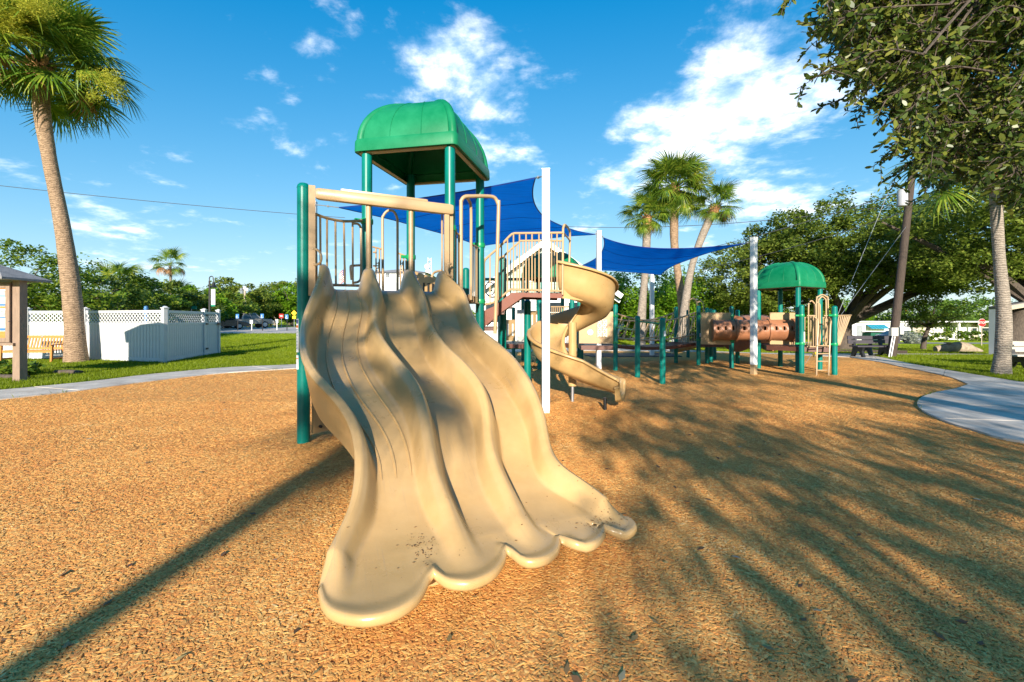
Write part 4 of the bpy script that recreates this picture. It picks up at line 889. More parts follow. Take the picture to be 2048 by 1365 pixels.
# bridge: planks, rails, slanted bars
def bridge():
    A0, A1 = Vector((pa.x+.05, pa.y+.1, 0)), Vector((pf.x-.05, pf.y+.05, 0)); d = (A1-A0); L = d.length; d.normalize(); n = Vector((-d.y, d.x, 0)); N = 15
    def sag(t, z0, z1, s): return z0+(z1-z0)*t-s*4*t*(1-t)
    root = bpy.data.objects.new('bridge', None); COL.objects.link(root); root.parent = far
    for k in range(N):
        t = (k+.5)/N; c = A0+d*(L*t)+n*.5; c.z = sag(t, D2, D2-.02, .10); mb = MB(); mb.box(c, (L/N-.014, .96, .06), rotz=math.atan2(d.y, d.x)); obj('plank', mb, BROWN, root, smooth=False)
    for (off) in (.06, .98):
        top = [A0+d*(L*t)+n*off+Vector((0, 0, sag(t, 1.70, 1.74, .26))) for t in np.linspace(0, 1, 13)]; bot = [A0+d*(L*t)+n*off+Vector((0, 0, sag(t, .97, 1.02, .13))) for t in np.linspace(0, 1, 13)]
        bars = [(top[k], bot[k-1]) for k in range(1, 13)]
        railing(far, [top, bot], bars, .024, .015, name='bridge_railing')
        pipe('hanger', [A0+d*(L*t)+n*off+Vector((0, 0, sag(t, D2, D2-.02, .10)-.05)) for t in np.linspace(0, 1, 9)], .03, RUST, root)
bridge()
# panel with turning letters beside the bridge
def xo_panel():
    A, B = Vector((pa.x-.07, pa.y+.02, 0)), Vector((pa.x-1.05, pa.y+.16, 0)); d = (B-A).normalized(); n = Vector((-d.y, d.x, 0)); n = n if n.y < 0 else -n; mb = MB(); L = (B-A).length
    def pl(s0, s1, z0, z1, th=.04): mb.prism([A+d*s0+Vector((0, 0, z0)), A+d*s1+Vector((0, 0, z0)), A+d*s1+Vector((0, 0, z1)), A+d*s0+Vector((0, 0, z1))], n*th)
    pl(0, .17, .80, 1.74); pl(.17, .47, .80, .98); pl(.17, .47, 1.50, 1.74); pl(.47, L, .80, 1.74)
    o = obj('game_panel', mb, TANPANEL, far, smooth=False)
    for i in range(3):
        for j in range(2):
            c = A+d*(.25+.14*j)+n*.02+Vector((0, 0, 1.065+.175*i)); mb = MB(); mb.box(c, (.115, .06, .15)); dr = obj('drum', mb, TANP, o, smooth=False)
            mb = MB(); f = c+n*.034
            for sg in (-1, 1): mb.bar(f-d*.04+Vector((0, 0, -.055*sg)), f+d*.04+Vector((0, 0, .055*sg)), .016, .006, up=n)
            obj('letter_x', mb, WHITEP, o, smooth=False)
    c = A+d*.66+n*.045+Vector((0, 0, 1.13)); mb = MB(); mb.tube([c, c+n*.03], .085, 16); obj('dial', mb, WHITEP, o)
xo_panel()
# crawl tunnels
def tunnel():
    root = bpy.data.objects.new('crawl_tunnel', None); COL.objects.link(root); root.parent = far
    A, B = W(1424, 660.5, 13.55), W(1588, 660.5, 12.95); r = .31; d = (B-A).normalized()
    pan = []
    for (c, x0, x1) in ((A, 1403, 1466), (B, 1540, 1606)):
        Y = c.y+.12; mb = MB(); a = W(x0, 626, Y); b = W(x1, 627, Y-.1); mb.prism([W(x0, 625.5, Y), W(x1, 626, Y-.12), W(x1, 690, Y-.12), W(x0, 689, Y)], (0, .045, 0)); obj('tunnel_panel', mb, TANPANEL, root, smooth=False)
    joints = [0, .30, .70, 1.0]
    n1 = Vector((0, 0, 1)); n2 = d.cross(n1)
    for k in range(3):
        p, q = A.lerp(B, joints[k]), A.lerp(B, joints[k+1]); mb = MB(); segs = 13; cols = 32; rows = []
        L = (q-p).length
        for i in range(segs+1):
            c = p+(q-p)*i/segs; rows.append([c+(n1*math.cos(2*math.pi*j/cols)+n2*math.sin(2*math.pi*j/cols))*r for j in range(cols)])
        vs = [v for rw in rows for v in rw]; fs = []
        hole_i = (2, 6, 10); 
        for i in range(segs):
            for j in range(cols):
                if i in hole_i and j in (6, 7, 24, 25): continue      # portholes on either side
                fs.append((i*cols+j, i*cols+(j+1) % cols, (i+1)*cols+(j+1) % cols, (i+1)*cols+j))
        mb.add(vs, fs); sg = obj('tunnel_section', mb, TUNNEL, root, smooth='all'); md = sg.modifiers.new('thickness', 'SOLIDIFY'); md.thickness = .02
    for t in (.015, .30, .70, .985):
        c = A.lerp(B, t); mb = MB(); mb.tube([c-d*.035, c-d*.03, c+d*.03, c+d*.035], [r*1.02, r*1.10, r*1.10, r*1.02], 32); obj('collar', mb, TUNNEL, root)
    # the second tunnel bends up and over behind
    pts = smooth_curve([W(1472, 668, 14.6), W(1492, 664, 15.0), W(1508, 663, 15.5), W(1526, 664, 15.0), W(1545, 668, 14.6)], 6); mb = MB(); mb.tube(pts, .56, 24); o = obj('curved_tunnel', mb, TUNNEL, root)
    for i in (0, 8, 16, 24): 
        a, b = pts[max(i-1, 0)], pts[min(i+1, len(pts)-1)]; dd = (b-a).normalized(); mb = MB(); mb.tube([pts[i]-dd*.03, pts[i]+dd*.03], .60, 24); obj('collar', mb, TUNNEL, root)
tunnel()
# ship: railings, arch climber with ladder, fanned bow
def ship():
    Y = 12.1
    def rl(x0, x1, y0, y1, Ya, Yb, n, **k):
        f = lambda x, y: W(x, y, Ya+(Yb-Ya)*(x-x0)/(x1-x0))
        railing(far, [[f(x0, y0), f(x1, y0)], [f(x0, y1), f(x1, y1)]], [(f(x0+(x1-x0)*(i+.5)/n, y0), f(x0+(x1-x0)*(i+.5)/n, y1)) for i in range(n)], .02, .013)
    rl(1614, 1634, 632, 694, 12.2, 12.1, 4); rl(1648, 1672, 632, 695, 12.1, 12.0, 5); rl(1606, 1672, 636, 690, 13.5, 13.3, 9)
    for (x0, x1, yt, Y_) in ((1617, 1629, 602, 12.7), (1630, 1640, 605, 12.9), (1633, 1656, 590, 12.1), (1637, 1652, 594, 12.9)):
        hoop(far, WP((x0, 694, Y_), (x0, yt+14, Y_), (x0+(x1-x0)*.15, yt+4, Y_), ((x0+x1)/2, yt, Y_), (x1-(x1-x0)*.15, yt+4, Y_), (x1, yt+14, Y_), (x1, 694, Y_)), .02)
    hoop(far, WP((1664, 632, 12), (1664, 676, 12), (1662, 688, 12), (1655, 694, 12)), .02); 
    root = bpy.data.objects.new('ladder', None); COL.objects.link(root); root.parent = far
    for pts in ([(1633, 752, 11.75), (1634, 700, 11.78), (1636, 650, 11.9), (1634, 639, 11.95), (1628, 634, 12)], [(1657, 752, 11.75), (1659, 700, 11.78), (1661, 650, 11.9), (1664, 639, 11.95), (1660, 633, 12)]): pipe('rail', smooth_curve(WP(*pts), 4), .02, TANP, root)
    for y in (692, 708, 723, 741): pipe('rung', WP((1633.5, y, 11.78), (1658.5, y, 11.78)), .015, TANP, root)
    # bow: bars leaning outwards to a point
    top = WP((1672, 632, 12.0), (1702, 631, 12.6), (1690, 634, 13.4)); bot = WP((1668, 692, 12.0), (1680, 690, 12.5), (1677, 690, 13.2)); bars = []
    for s in range(2):
        for i in range(8): t = (i+.5)/8; bars.append((top[s].lerp(top[s+1], t), bot[s].lerp(bot[s+1], t)))
    railing(far, [top, bot], bars, .022, .014, name='bow_railing')
    mb = MB(); mb.prism([(p.x, p.y, .62) for p in bot], (0, 0, .12)); obj('bow_deck', mb, BROWN, far, smooth=False)
    for (x, y0, y1, Y_) in ((1497, 597, 640, 16), ): pass
    hoop(far, WP((1378, 690, 15.4), (1378, 608, 15.4), (1381, 600, 15.4), (1387, 597, 15.4), (1392, 602, 15.4), (1394, 612, 15.4), (1394, 690, 15.4)), .02); hoop(far, WP((1394, 690, 15.6), (1394, 612, 15.6), (1397, 605, 15.6), (1402, 603, 15.6), (1406, 608, 15.6), (1407, 620, 15.6), (1407, 690, 15.6)), .02)
    rl(1358, 1405, 634, 688, 15.2, 15.6, 10)
    mb = MB(); rows = []
    for t in np.linspace(0, 1, 8):
        c = W(1394-50*t, 694+13*t**.8, 16.2-.4*t); rows.append([c+Vector((0, x, z)) for x, z in ((-.25, .16), (-.22, .02), (0, -.02), (.22, .02), (.25, .16))])
    mb.grid(rows); s = obj('small_slide', mb, TAN, far, smooth='all'); md = s.modifiers.new('thickness', 'SOLIDIFY'); md.thickness = .03
    # low slotted barriers and railings of the middle deck
    for (x0, x1, y0, y1, Ya, Yb, m, n) in ((1003, 1030, 640, 682, 13.9, 13.5, TANPANEL, 3), (1034, 1058, 620, 684, 14.6, 14.4, M('grey_panel', (.42, .41, .38), .5), 3), (1060, 1078, 622, 684, 14.3, 14.0, TANPANEL, 2)):
        mb = MB(); mb.prism([W(x0, y0, Ya), W(x1, y0, Yb), W(x1, y1, Yb), W(x0, y1, Ya)], (.01, .05, 0)); pn = obj('barrier_panel', mb, m, far, smooth=False)
        for i in range(n):
            x = x0+(x1-x0)*(i+.5)/n; Y_ = Ya+(Yb-Ya)*(i+.5)/n-.02; mb = MB(); mb.tube([W(x, y0+8, Y_), W(x, y1-10, Y_)], .028, 8); obj('slot', mb, DIRTYW, pn)
    rl(1102, 1140, 614, 665, 13.6, 13.9, 10)
    for (x0, yt, xa, ya) in ((1170, 0, 0, 0),): pass
    pts = smooth_curve([W(985+14*math.cos(a), 578+17*math.sin(a), 15) for a in np.linspace(0, 6.2, 14)], 3); pipe('ring', pts, .02, GREYM, far)
    pts = smooth_curve([W(980+10*math.cos(a), 578+13*math.sin(a), 15.4) for a in np.linspace(0, 6.2, 14)], 3); pipe('ring', pts, .02, GREYM, far)
    pipe('overhead_bar', WP((966, 559, 15), (1060, 559, 14.6)), .05, GREENP, far)
ship()

# ------------------------------------------------------------------ shade sails on white posts
def shade_post(px, base, top, w, label, stub=False, Y=None, rot=.12):
    Y = Y or F*EYE/(base-HOR); x = (px-1024)*Y/F; zt = EYE+(HOR-top)*Y/F; e = empty('shade_post', label, 'shade post', (x, Y, 0), 'white posts holding the shade sails')
    mb = MB(); z0 = .28 if stub else .06
    rows = [[Vector((x, Y, z))+Matrix.Rotation(rot, 3, 'Z')@Vector((a*w/2, b*w/2, 0)) for a, b in ((-1, -.86), (-.86, -1), (.86, -1), (1, -.86), (1, .86), (.86, 1), (-.86, 1), (-1, .86))] for z in (z0, zt)]
    mb.grid(rows, closed=True); mb.add(rows[1], [tuple(range(8))]); obj('shaft', mb, WHITEP, e)
    mb = MB(); mb.box((x, Y, z0/2-.02), (w*.9, w*.9, z0+.04), rotz=rot); obj('base_sleeve', mb, TANP if stub else DIRTYW, e, smooth=False)
    mb = MB(); mb.box((x, Y, zt+.006), (w*1.06, w*1.06, .014), rotz=rot); mb.box((x, Y-w*.55, zt-.09), (.05, .03, .1), rotz=rot); obj('cap', mb, WHITEP, e, smooth=False)
    return Vector((x, Y, zt))
TN = shade_post(1092, 827, 341, .125, 'tall white square post nearest the spiral slide, shadow-flecked', rot=-.1)
TC = shade_post(1197.5, 741, 463, .13, 'white post between the two sails, behind the spiral slide exit', rot=.12)
TR = shade_post(1507.5, 750, 476, .135, 'white post with tan sleeve at its foot, in front of the crawl tunnels', True, rot=.35)
TB = shade_post(1304, 713, 520, .15, 'white post behind the slat bridge, its top hidden by the sail', rot=.1)
TD = shade_post(1131, 705, 535, .15, 'white post at the far corner, mostly hidden behind the green canopy', Y=20)
TL = shade_post(627, 700, 405, .13, 'white post hidden behind the near green post, only its top showing', Y=9.6)
TX = shade_post(957, 688, 489, .14, 'white post behind the canopy tower, holding the far corner of the near sail', Y=15)
def sail_mat():
    m = bpy.data.materials.new('blue_shade_cloth'); m.use_nodes = True; nt = m.node_tree; b = nt.nodes['Principled BSDF']; out = nt.nodes['Material Output']
    g = new_node(nt, 'ShaderNodeTexCoord'); mp = new_node(nt, 'ShaderNodeMapping'); mp.inputs['Scale'].default_value = (1, 6, 1); mp.inputs['Rotation'].default_value = (0, 0, .5); link(nt, g.outputs['Object'], mp.inputs[0])
    n = new_node(nt, 'ShaderNodeTexNoise'); n.inputs['Scale'].default_value = 2.2; n.inputs['Detail'].default_value = 6; link(nt, mp.outputs[0], n.inputs['Vector'])
    rp = new_node(nt, 'ShaderNodeValToRGB'); link(nt, n.outputs[0], rp.inputs[0]); rp.color_ramp.elements[0].position = .3; rp.color_ramp.elements[0].color = (.0, .15, .62, 1); rp.color_ramp.elements[1].position = .75; rp.color_ramp.elements[1].color = (.0, .21, .80, 1)
    link(nt, rp.outputs[0], b.inputs['Base Color']); b.inputs['Roughness'].default_value = .8; b.inputs['Specular IOR Level'].default_value = .08
    bp = new_node(nt, 'ShaderNodeBump'); bp.inputs['Strength'].default_value = .35; bp.inputs['Distance'].default_value = .05; link(nt, n.outputs[0], bp.inputs['Height']); link(nt, bp.outputs[0], b.inputs['Normal'])
    tr = new_node(nt, 'ShaderNodeBsdfTranslucent'); link(nt, rp.outputs[0], tr.inputs[0]); mx = new_node(nt, 'ShaderNodeMixShader'); mx.inputs[0].default_value = .5
    link(nt, b.outputs[0], mx.inputs[1]); link(nt, tr.outputs[0], mx.inputs[2]); link(nt, mx.outputs[0], out.inputs[0]); return m
SAIL = sail_mat()
def sail(label, corners, tops, dips, belly):
    c = [Vector(p) for p in corners]; cen = sum(c, Vector())/4; e = empty('shade_sail', label, 'shade sail', (cen.x, cen.y, cen.z), 'blue shade sails'); N = 28
    def edge(a, b, dip, t):
        p = a.lerp(b, t); inward = (cen-(a+b)/2); return p+inward*(dip*4*t*(1-t))+Vector((0, 0, -.02*4*t*(1-t)))
    rows = []
    for i in range(N+1):
        s = i/N; row = []
        for j in range(N+1):
            t = j/N
            p = edge(c[0], c[1], dips[0], t)*(1-s)+edge(c[3], c[2], dips[2], t)*s+edge(c[0], c[3], dips[3], s)*(1-t)+edge(c[1], c[2], dips[1], s)*t
            q = c[0]*(1-s)*(1-t)+c[1]*(1-s)*t+c[2]*s*t+c[3]*s*(1-t); p = p-q
            p += Vector((0, 0, belly*16*s*(1-s)*t*(1-t)+.012*math.sin(19*t+5*s)*math.sin(9*s))); row.append(p)
        rows.append(row)
    mb = MB(); mb.grid(rows); obj('cloth', mb, SAIL, e, smooth='all', fix=False)
    for i in (7, 14, 21): pipe('cloth_seam', [p-Vector((0, 0, .004)) for p in rows[i]], .006, M('dark_blue_seam', (.003, .06, .36), .7), e, 4)
    hem = MB(); loop = rows[0]+[r[-1] for r in rows[1:]]+list(reversed(rows[-1]))[1:]+[r[0] for r in reversed(rows[:-1])]; hem.tube(loop, .012, 5); obj('hem', hem, M('dark_blue_hem', (.004, .03, .20), .7), e)
    for a, b in zip(c, tops):
        mb = MB(); mb.tube([a, b], .012, 6); mb.lathe(a.lerp(b, .4)-Vector((0, 0, .02)), [(.02, 0), (.028, .02), (.02, .04)], 8); obj('turnbuckle', mb, GREYM, e)
sail('large blue shade sail stretched behind the tall canopy tower, seen from below',
     [W(678, 415.5, 9.2), W(1071, 356, 7.4), W(1190, 469, 12.6), W(962, 492.5, 14.7)], [TL-Vector((0, .07, .06)), TN-Vector((.06, 0, .1)), TC-Vector((.07, 0, .06)), TX-Vector((0, .08, .05))], [.04, .32, .10, .12], .10)
sail('smaller blue shade sail sagging between the two white posts above the slat bridge',
     [W(1207, 476, 13.1), W(1491, 487.5, 12.2), W(1322, 550, 17.2), W(1141, 538, 19.6)], [TC-Vector((-.06, 0, .1)), TR-Vector((.07, 0, .1)), TB-Vector((0, .08, .1)), TD-Vector((0, .08, .1))], [.34, .22, .1, .25], -.12)

# ------------------------------------------------------------------ white vinyl fence on the left
def fence(label, A, B, posts_t, gate=False, H=1.83, name='fence', board=.15, last=True, first=True):
    A = Vector((A[0], A[1], 0)); B = Vector((B[0], B[1], 0)); d = (B-A); L = d.length; d.normalize(); ang = math.atan2(d.y, d.x); root = empty(name, label, 'fence' if not gate else 'gate', (A+B)/2, 'white vinyl fence around the yard')
    for t in posts_t:
        p = A+d*L*t; mb = MB(); mb.box(p+Vector((0, 0, H*.5+.03)), (.125, .125, H+.06), rotz=ang); po = obj('post', mb, VINYL, root, smooth=False)
        mb = MB(); mb.box(p+Vector((0, 0, H+.075)), (.165, .165, .03), rotz=ang); mb.lathe(p+Vector((0, 0, H+.09)), [(.085, 0), (.05, .03), (.0, .05)], 4); obj('cap', mb, VINYL, po, smooth=False)
    for k in range(len(posts_t)-1):
        a, b = A+d*(L*posts_t[k]+.064), A+d*(L*posts_t[k+1]-.064); w = (b-a).length; mid = (a+b)/2
        for (z, h, th) in ((H-.05, .10, .06), (H-.47, .09, .06), (.12, .13, .055)):
            mb = MB(); mb.box(mid+Vector((0, 0, z)), (w, th, h), rotz=ang); obj('rail', mb, VINYL, root, smooth=False)
        mb = MB(); s = .155; z0, z1 = H-.425, H-.10; hh = z1-z0; n = Vector((-d.y, d.x, 0))
        for sg in (1, -1):
            i = -3
            while i*s < w+hh:
                x0, x1 = (i*s, i*s+hh) if sg == 1 else (i*s+hh, i*s)
                q0, q1 = Vector((x0, z0)), Vector((x1, z1))
                lo, hi = 0, 1
                if x1 != x0:
                    ta, tb = (0-x0)/(x1-x0), (w-x0)/(x1-x0); lo, hi = max(0, min(ta, tb)), min(1, max(ta, tb))
                if hi-lo > .05:
                    u, v = q0.lerp(q1, lo), q0.lerp(q1, hi); mb.bar(a+d*u.x+Vector((0, 0, u.y))+n*.006*sg, a+d*v.x+Vector((0, 0, v.y))+n*.006*sg, .006, .036, up=n) if False else mb.bar(a+d*u.x+Vector((0, 0, u.y))+n*.006*sg, a+d*v.x+Vector((0, 0, v.y))+n*.006*sg, .036, .008, up=n)
                i += 1
        tag(obj('lattice', mb, VINYL, root, smooth=False), kind='stuff')
        nb = max(1, round(w/board)); bw = w/nb; proto = None
        for i in range(nb):
            c = a+d*(bw*(i+.5))+Vector((0, 0, .185+(H-.515-.185)/2))
            if proto is None:
                mb = MB(); hz = (H-.515-.185)/2; g = .007
                mb.prism([(-bw/2+g, -.012, -hz), (-bw/2+g+.006, -.019, -hz), (bw/2-g-.006, -.019, -hz), (bw/2-g, -.012, -hz), (bw/2-g, .015, -hz), (-bw/2+g, .015, -hz)], (0, 0, 2*hz)); proto = obj('board', mb, VINYL, root, smooth=False, local=True); o = proto
            else: o = proto.copy(); COL.objects.link(o)
            o.location = c-wloc(root); o.rotation_euler = (0, 0, ang+random.uniform(-.012, .012))
    if gate:
        nn = Vector((d.y, -d.x, 0)); 
        for z in (.32, H-.5, H-.14):
            mb = MB(); mb.box(A+d*.12+nn*.075+Vector((0, 0, z)), (.16, .03, .07), rotz=ang); obj('hinge', mb, BLACK, root, smooth=False)
        mb = MB(); mb.box(A+d*(L-.08)+nn*.085+Vector((0, 0, H-.5)), (.20, .05, .09), rotz=ang); obj('latch', mb, BLACK, root, smooth=False)
    return root
FP0, FP1, FP2, FP3 = (-15.55, 16.05), (-11.85, 15.0), (-12.55, 17.9), (-12.72, 19.05)
fence('white lattice-topped fence section behind the wooden bench', (-22.5, 16.35), (-15.75, 16.25), [0, .35, .68, .985])
fence('white lattice-topped fence section with the palm shadow and leaf shade on it', FP0, FP1, [0, 1])
fence('shaded white lattice-topped fence section turning back towards the car park', FP1, FP2, [.03, 1])
fence('narrow white lattice-topped gate with black hinges at the end of the fence', FP2, FP3, [.06, 1.0], gate=True)

# ------------------------------------------------------------------ wooden bench, notice board, planting on the left
def wood_bench():
    L = 1.62; root = empty('garden_bench', 'honey coloured wooden slat bench against the white fence', 'bench', (-16.55, 15.25, 0)); o = Vector((-16.55, 15.25, 0)); ang = .06; m3 = Matrix.Rotation(ang, 3, 'Z')
    def P(x, y, z): return o+m3@Vector((x, y, z))
    def b(name, a, c, w, h, up=(0, 0, 1)): mb = MB(); mb.bar(P(*a), P(*c), w, h, up=up); return obj(name, mb, TEAK, root, smooth=False)
    for x in (-L/2, L/2):
        b('leg', (x, -.28, 0), (x, -.26, .62), .06, .055); b('leg', (x, .24, 0), (x, .16, .45), .06, .055); b('leg', (x, .16, .45), (x, .30, .94), .06, .05)
        b('armrest', (x, -.33, .635), (x, .20, .645), .075, .03); b('stretcher', (x, -.26, .17), (x, .21, .17), .04, .05)
    b('rail', (-L/2, -.25, .41), (L/2, -.25, .41), .03, .07); b('rail', (-L/2, .285, .90), (L/2, .285, .90), .03, .09); b('rail', (-L/2, .19, .50), (L/2, .19, .50), .03, .06)
    for k in range(5): b('seat_slat', (-L/2+.03, -.24+.095*k, .445), (L/2-.03, -.24+.095*k, .445), .075, .02)
    for k in range(15):
        x = -L/2+.1+(L-.2)*k/14; b('back_slat', (x, .197, .53), (x, .275, .86), .05, .016, up=(0, 1, 0))
    mb = MB(); mb.box(P(0, .262, .905), (.07, .006, .03), rotz=ang); obj('plaque', mb, GREYM, root, smooth=False)
wood_bench()
def kiosk():
    Y = 10.5; root = empty('notice_board', 'brown timber notice board kiosk with hipped roof and posters behind a framed door', 'notice board', (-12.6, 10.6, 0))
    px = W(40, 700, Y).x; m = KIOSK
    mb = MB(); mb.box((px, Y, 1.25), (.17, .17, 2.5)); obj('post', mb, m, root, smooth=False); mb = MB(); mb.box((px-1.9, Y, 1.25), (.17, .17, 2.5)); obj('post', mb, m, root, smooth=False)
    mb = MB(); x0, x1 = px-2.15, px+.20; zb = 2.48
    base = [Vector((x0, Y-.55, zb)), Vector((x1, Y-.55, zb)), Vector((x1, Y+.55, zb)), Vector((x0, Y+.55, zb))]; tp = [Vector((x0+.75, Y, zb+.36)), Vector((x1-.75, Y, zb+.36))]
    dn = Vector((0, 0, -.05)); mb.add([*base, *tp, *[b+dn for b in base]], [(0, 1, 5, 4), (2, 3, 4, 5), (1, 2, 5), (3, 0, 4), (0, 6, 7, 1), (1, 7, 8, 2), (2, 8, 9, 3), (3, 9, 6, 0), (9, 8, 7, 6)]); obj('roof', mb, SHINGLE, root, smooth=False)
    cab = MB(); cab.box((px-.96, Y-.02, 1.66), (1.68, .14, 1.45)); cb = obj('cabinet', cab, m, root, smooth=False)
    mb = MB(); mb.box((px-.96, Y-.03, .92), (1.90, .22, .06)); obj('shelf', mb, m, root, smooth=False)
    for (c, s) in (((px-.155, 1.66), (.10, 1.38)), ((px-1.77, 1.66), (.10, 1.38)), ((px-.96, 2.30), (1.5, .10)), ((px-.96, 1.02), (1.5, .10))):
        mb = MB(); mb.box((c[0], Y-.11, c[1]), (s[0], .04, s[1])); obj('door_frame', mb, m, root, smooth=False)
    mb = MB(); mb.box((px-.96, Y-.094, 1.66), (1.5, .004, 1.2)); bd = obj('cork', mb, TEAK, root, smooth=False)
    pw = M('poster_paper', (.70, .74, .78), .5, .05, 6); pb = M('poster_blue', (.05, .16, .36), .5, .1); pg = M('poster_map', (.35, .48, .38), .5, .5, 9)
    for (dx, z, w, h) in ((.36, 2.02, .30, .40), (.36, 1.50, .30, .54), (.75, 1.75, .35, .7)):
        mb = MB(); mb.box((px-dx, Y-.099, z), (w, .004, h)); p = obj('poster', mb, pw, root, smooth=False)
        mb = MB(); mb.box((px-dx, Y-.103, z-h*.42), (w*.98, .003, h*.12)); mb.box((px-dx, Y-.103, z+h*.1), (w*.98, .003, .03)); obj('poster_band', mb, pb, p, smooth=False)
        mb = MB(); mb.box((px-dx, Y-.103, z+h*.28), (w*.8, .003, h*.26)); obj('poster_picture', mb, pg, p, smooth=False)
    mb = MB(); mb.lathe((px-.10, Y-.15, 1.45), [(.0, 0), (.018, .01), (.0, .03)], 8); obj('knob', mb, GREYM, root)
kiosk()
def small_bush(name, label, base, ells, ncl, per, cr, L, Wd, lm, cat='shrub', group=None, stems=5):
    root = empty(name, label, cat, base, group); b = Vector(base); cc = clump_centres(ells, ncl, .3); tb = MB()
    for k in range(stems): tb.tube([b, b.lerp(b+Vector(cc[k]), .5)+Vector((0, 0, .05)), b+Vector(cc[k])], [.02, .014, .006], 5)
    obj('stem', tb, BARK, root); V = crown_leaves(cc, per, cr, L, Wd)+np.array(base)[None, None, :]; quads_np('foliage', V, lm, root); return root
small_bush('planting', 'low bright green leafy plant in bed under the notice board', (-12.9, 11.35, 0), [(0, 0, .28, .62, .4, .26)], 26, 40, .16, .12, .06, BUSHLEAF, 'plant')
for (x0, x1, y) in ((-13.8, -12.0, 10.95), (-12.35, -11.6, 11.9)):
    mb = MB(); mb.tube([(x0, y, .07), ((x0+x1)/2, y-.02, .08), (x1, y-.05, .07)], [.07, .075, .065], 10); tag(obj('log_edging', mb, BARK), 'grey log edging lying in front of the leafy plant' if y < 11.3 else 'short grey log edging lying on the grass behind the kiosk post', 'log', 'log edging of the planting bed')
mb = MB(); mb.lathe((-13.55, 11.1, 0), [(.13, 0), (.17, .02), (.19, .2), (.2, .22)], 16); tag(obj('flower_pot', mb, M('terracotta', (.42, .12, .05), .7)), 'small terracotta pot by the leafy plant under the notice board', 'pot')

# ------------------------------------------------------------------ palms
fan_palm('palm_tree', 'big leaning palm with yellow flower sprays beside the white fence', (-15.05, 15.2, 0), [(0, 0, 0), (-.14, 0, 2.2), (-.46, 0, 4.6), (-.92, 0, 7.0), (-1.20, 0, 8.8), (-1.24, 0, 10.2)], .25, 70, 1.30, dry=2, low=-.75, flowers=5, seed=3)
for (bx, pts, r, nf, s, lab, sd_, lowv) in (
    (W(1280, 700, 22), [(0, 0, 0), (.10, 0, 2), (.28, 0, 4.2), (.36, 0, 6.6)], .22, 36, .64, 'shortest palm, leftmost of the cluster of three behind the small sail', 11, -1.05),
    (W(1368, 700, 22.4), [(0, 0, 0), (-.05, 0, 2), (-.30, 0, 3.8), (-.50, 0, 5.6), (-.46, 0, 8.1)], .23, 64, .95, 'tallest, fullest palm in the middle of the cluster of three', 12, -1.15),
    (W(1362, 700, 21.2), [(0, 0, 0), (.18, 0, 2.0), (.48, 0, 3.9), (1.05, 0, 5.6), (1.68, 0, 6.9)], .20, 30, .64, 'palm with strongly bent leaning trunk, rightmost of the cluster of three', 13, -.95)):
    fan_palm('palm_tree', lab, (bx.x, bx.y, 0), pts, r, nf, s, 'cluster of three palms', 2, PALMGREY if sd_ != 12 else PALMBARK, True, lowv, 1 if sd_ == 12 else 0, sd_)
bR = W(2002, 752, 11.8); fan_palm('palm_tree', 'slim grey palm trunk in front of the right hand bench, crown hidden in oak leaves', (bR.x, bR.y, 0), [(0, 0, 0), (.08, 0, 1.5), (-.05, 0, 3.2), (-.12, 0, 4.6), (-.10, 0, 5.5)], .155, 18, .95, None, 1, PALMGREY, True, -.7, 0, 21)
# palm and oaks standing behind the camera: they throw the frond and leaf shadows over the slide and mulch
fan_palm('palm_tree', 'palm behind the viewpoint whose shadow crosses the mulch', (-2.85, -12.0, 0), [(0, 0, 0), (.03, 0, 1.6), (.02, 0, 3.4), (.02, 0, 5.2), (.15, 0, 6.35)], .15, 17, .95, None, 1, PALMBARK, False, -1.0, 0, 31)
# ------------------------------------------------------------------ oaks and other trees
def oak_copy_params(): pass
broad_tree('oak_tree', 'broad oak with dense dull green crown right of the three palms', (16.6, 29, -.4), [(0, 0, 0), (.2, 0, 1.4), (.1, 0, 2.6)], .42, [(-1.0, 0, 4.8, 3.4, 3.2, 2.4), (1.8, 0, 5.6, 3.2, 3, 2.6), (-1.6, -.6, 3.4, 2.4, 2.4, 1.2), (.6, -1, 3.2, 3, 2.4, 1.2), (0, -2.2, 4.6, 3.2, 1.2, 2.2)], 300, 130, .62, .20, .105, OAKLEAF, 'oaks around the park', limbs=9)
broad_tree('oak_tree', 'largest spreading oak with thick forked trunk behind the canopy of the ship', (20.2, 27, -.45), [(0, 0, 0), (.1, 0, 1.2), (.25, 0, 2.1)], .62, [(0, 0, 7.0, 4.6, 4, 2.6), (4.0, 1, 6.0, 4.2, 3.4, 2.3), (-2.6, 1, 6.2, 3, 3, 2.4), (7.2, 0, 4.9, 3.2, 3, 1.6), (2.5, -2, 5.0, 3.6, 2.4, 1.2), (-1, -2.6, 6.0, 4, 1.2, 2.4), (4.5, -2.4, 6.2, 4, 1.2, 2.2), (4.5, -1.8, 4.4, 3.6, 2, 1.1), (-1.5, -1.8, 4.6, 3, 2, 1.2)], 600, 120, .66, .20, .105, OAKLEAF, 'oaks around the park', limbs=8)
broad_tree('oak_tree', 'gnarled oak with leaning grey trunk at the right hand edge, by the bench', (21.6, 19.2, -.1), [(0, 0, 0), (.5, 0, 1.4), (1.2, 0, 2.6)], .55, [(1, 0, 6.2, 4.2, 3.6, 2.6), (-2.4, 0, 5.7, 2.8, 3, 2.0), (-1.2, .4, 4.0, 2.2, 2, .9), (3.5, 0, 4.4, 2.5, 2.5, 1.5), (0, -2.2, 5.6, 4, 1.2, 1.8)], 320, 130, .58, .17, .085, OAKLEAF, 'oaks around the park', limbs=11)
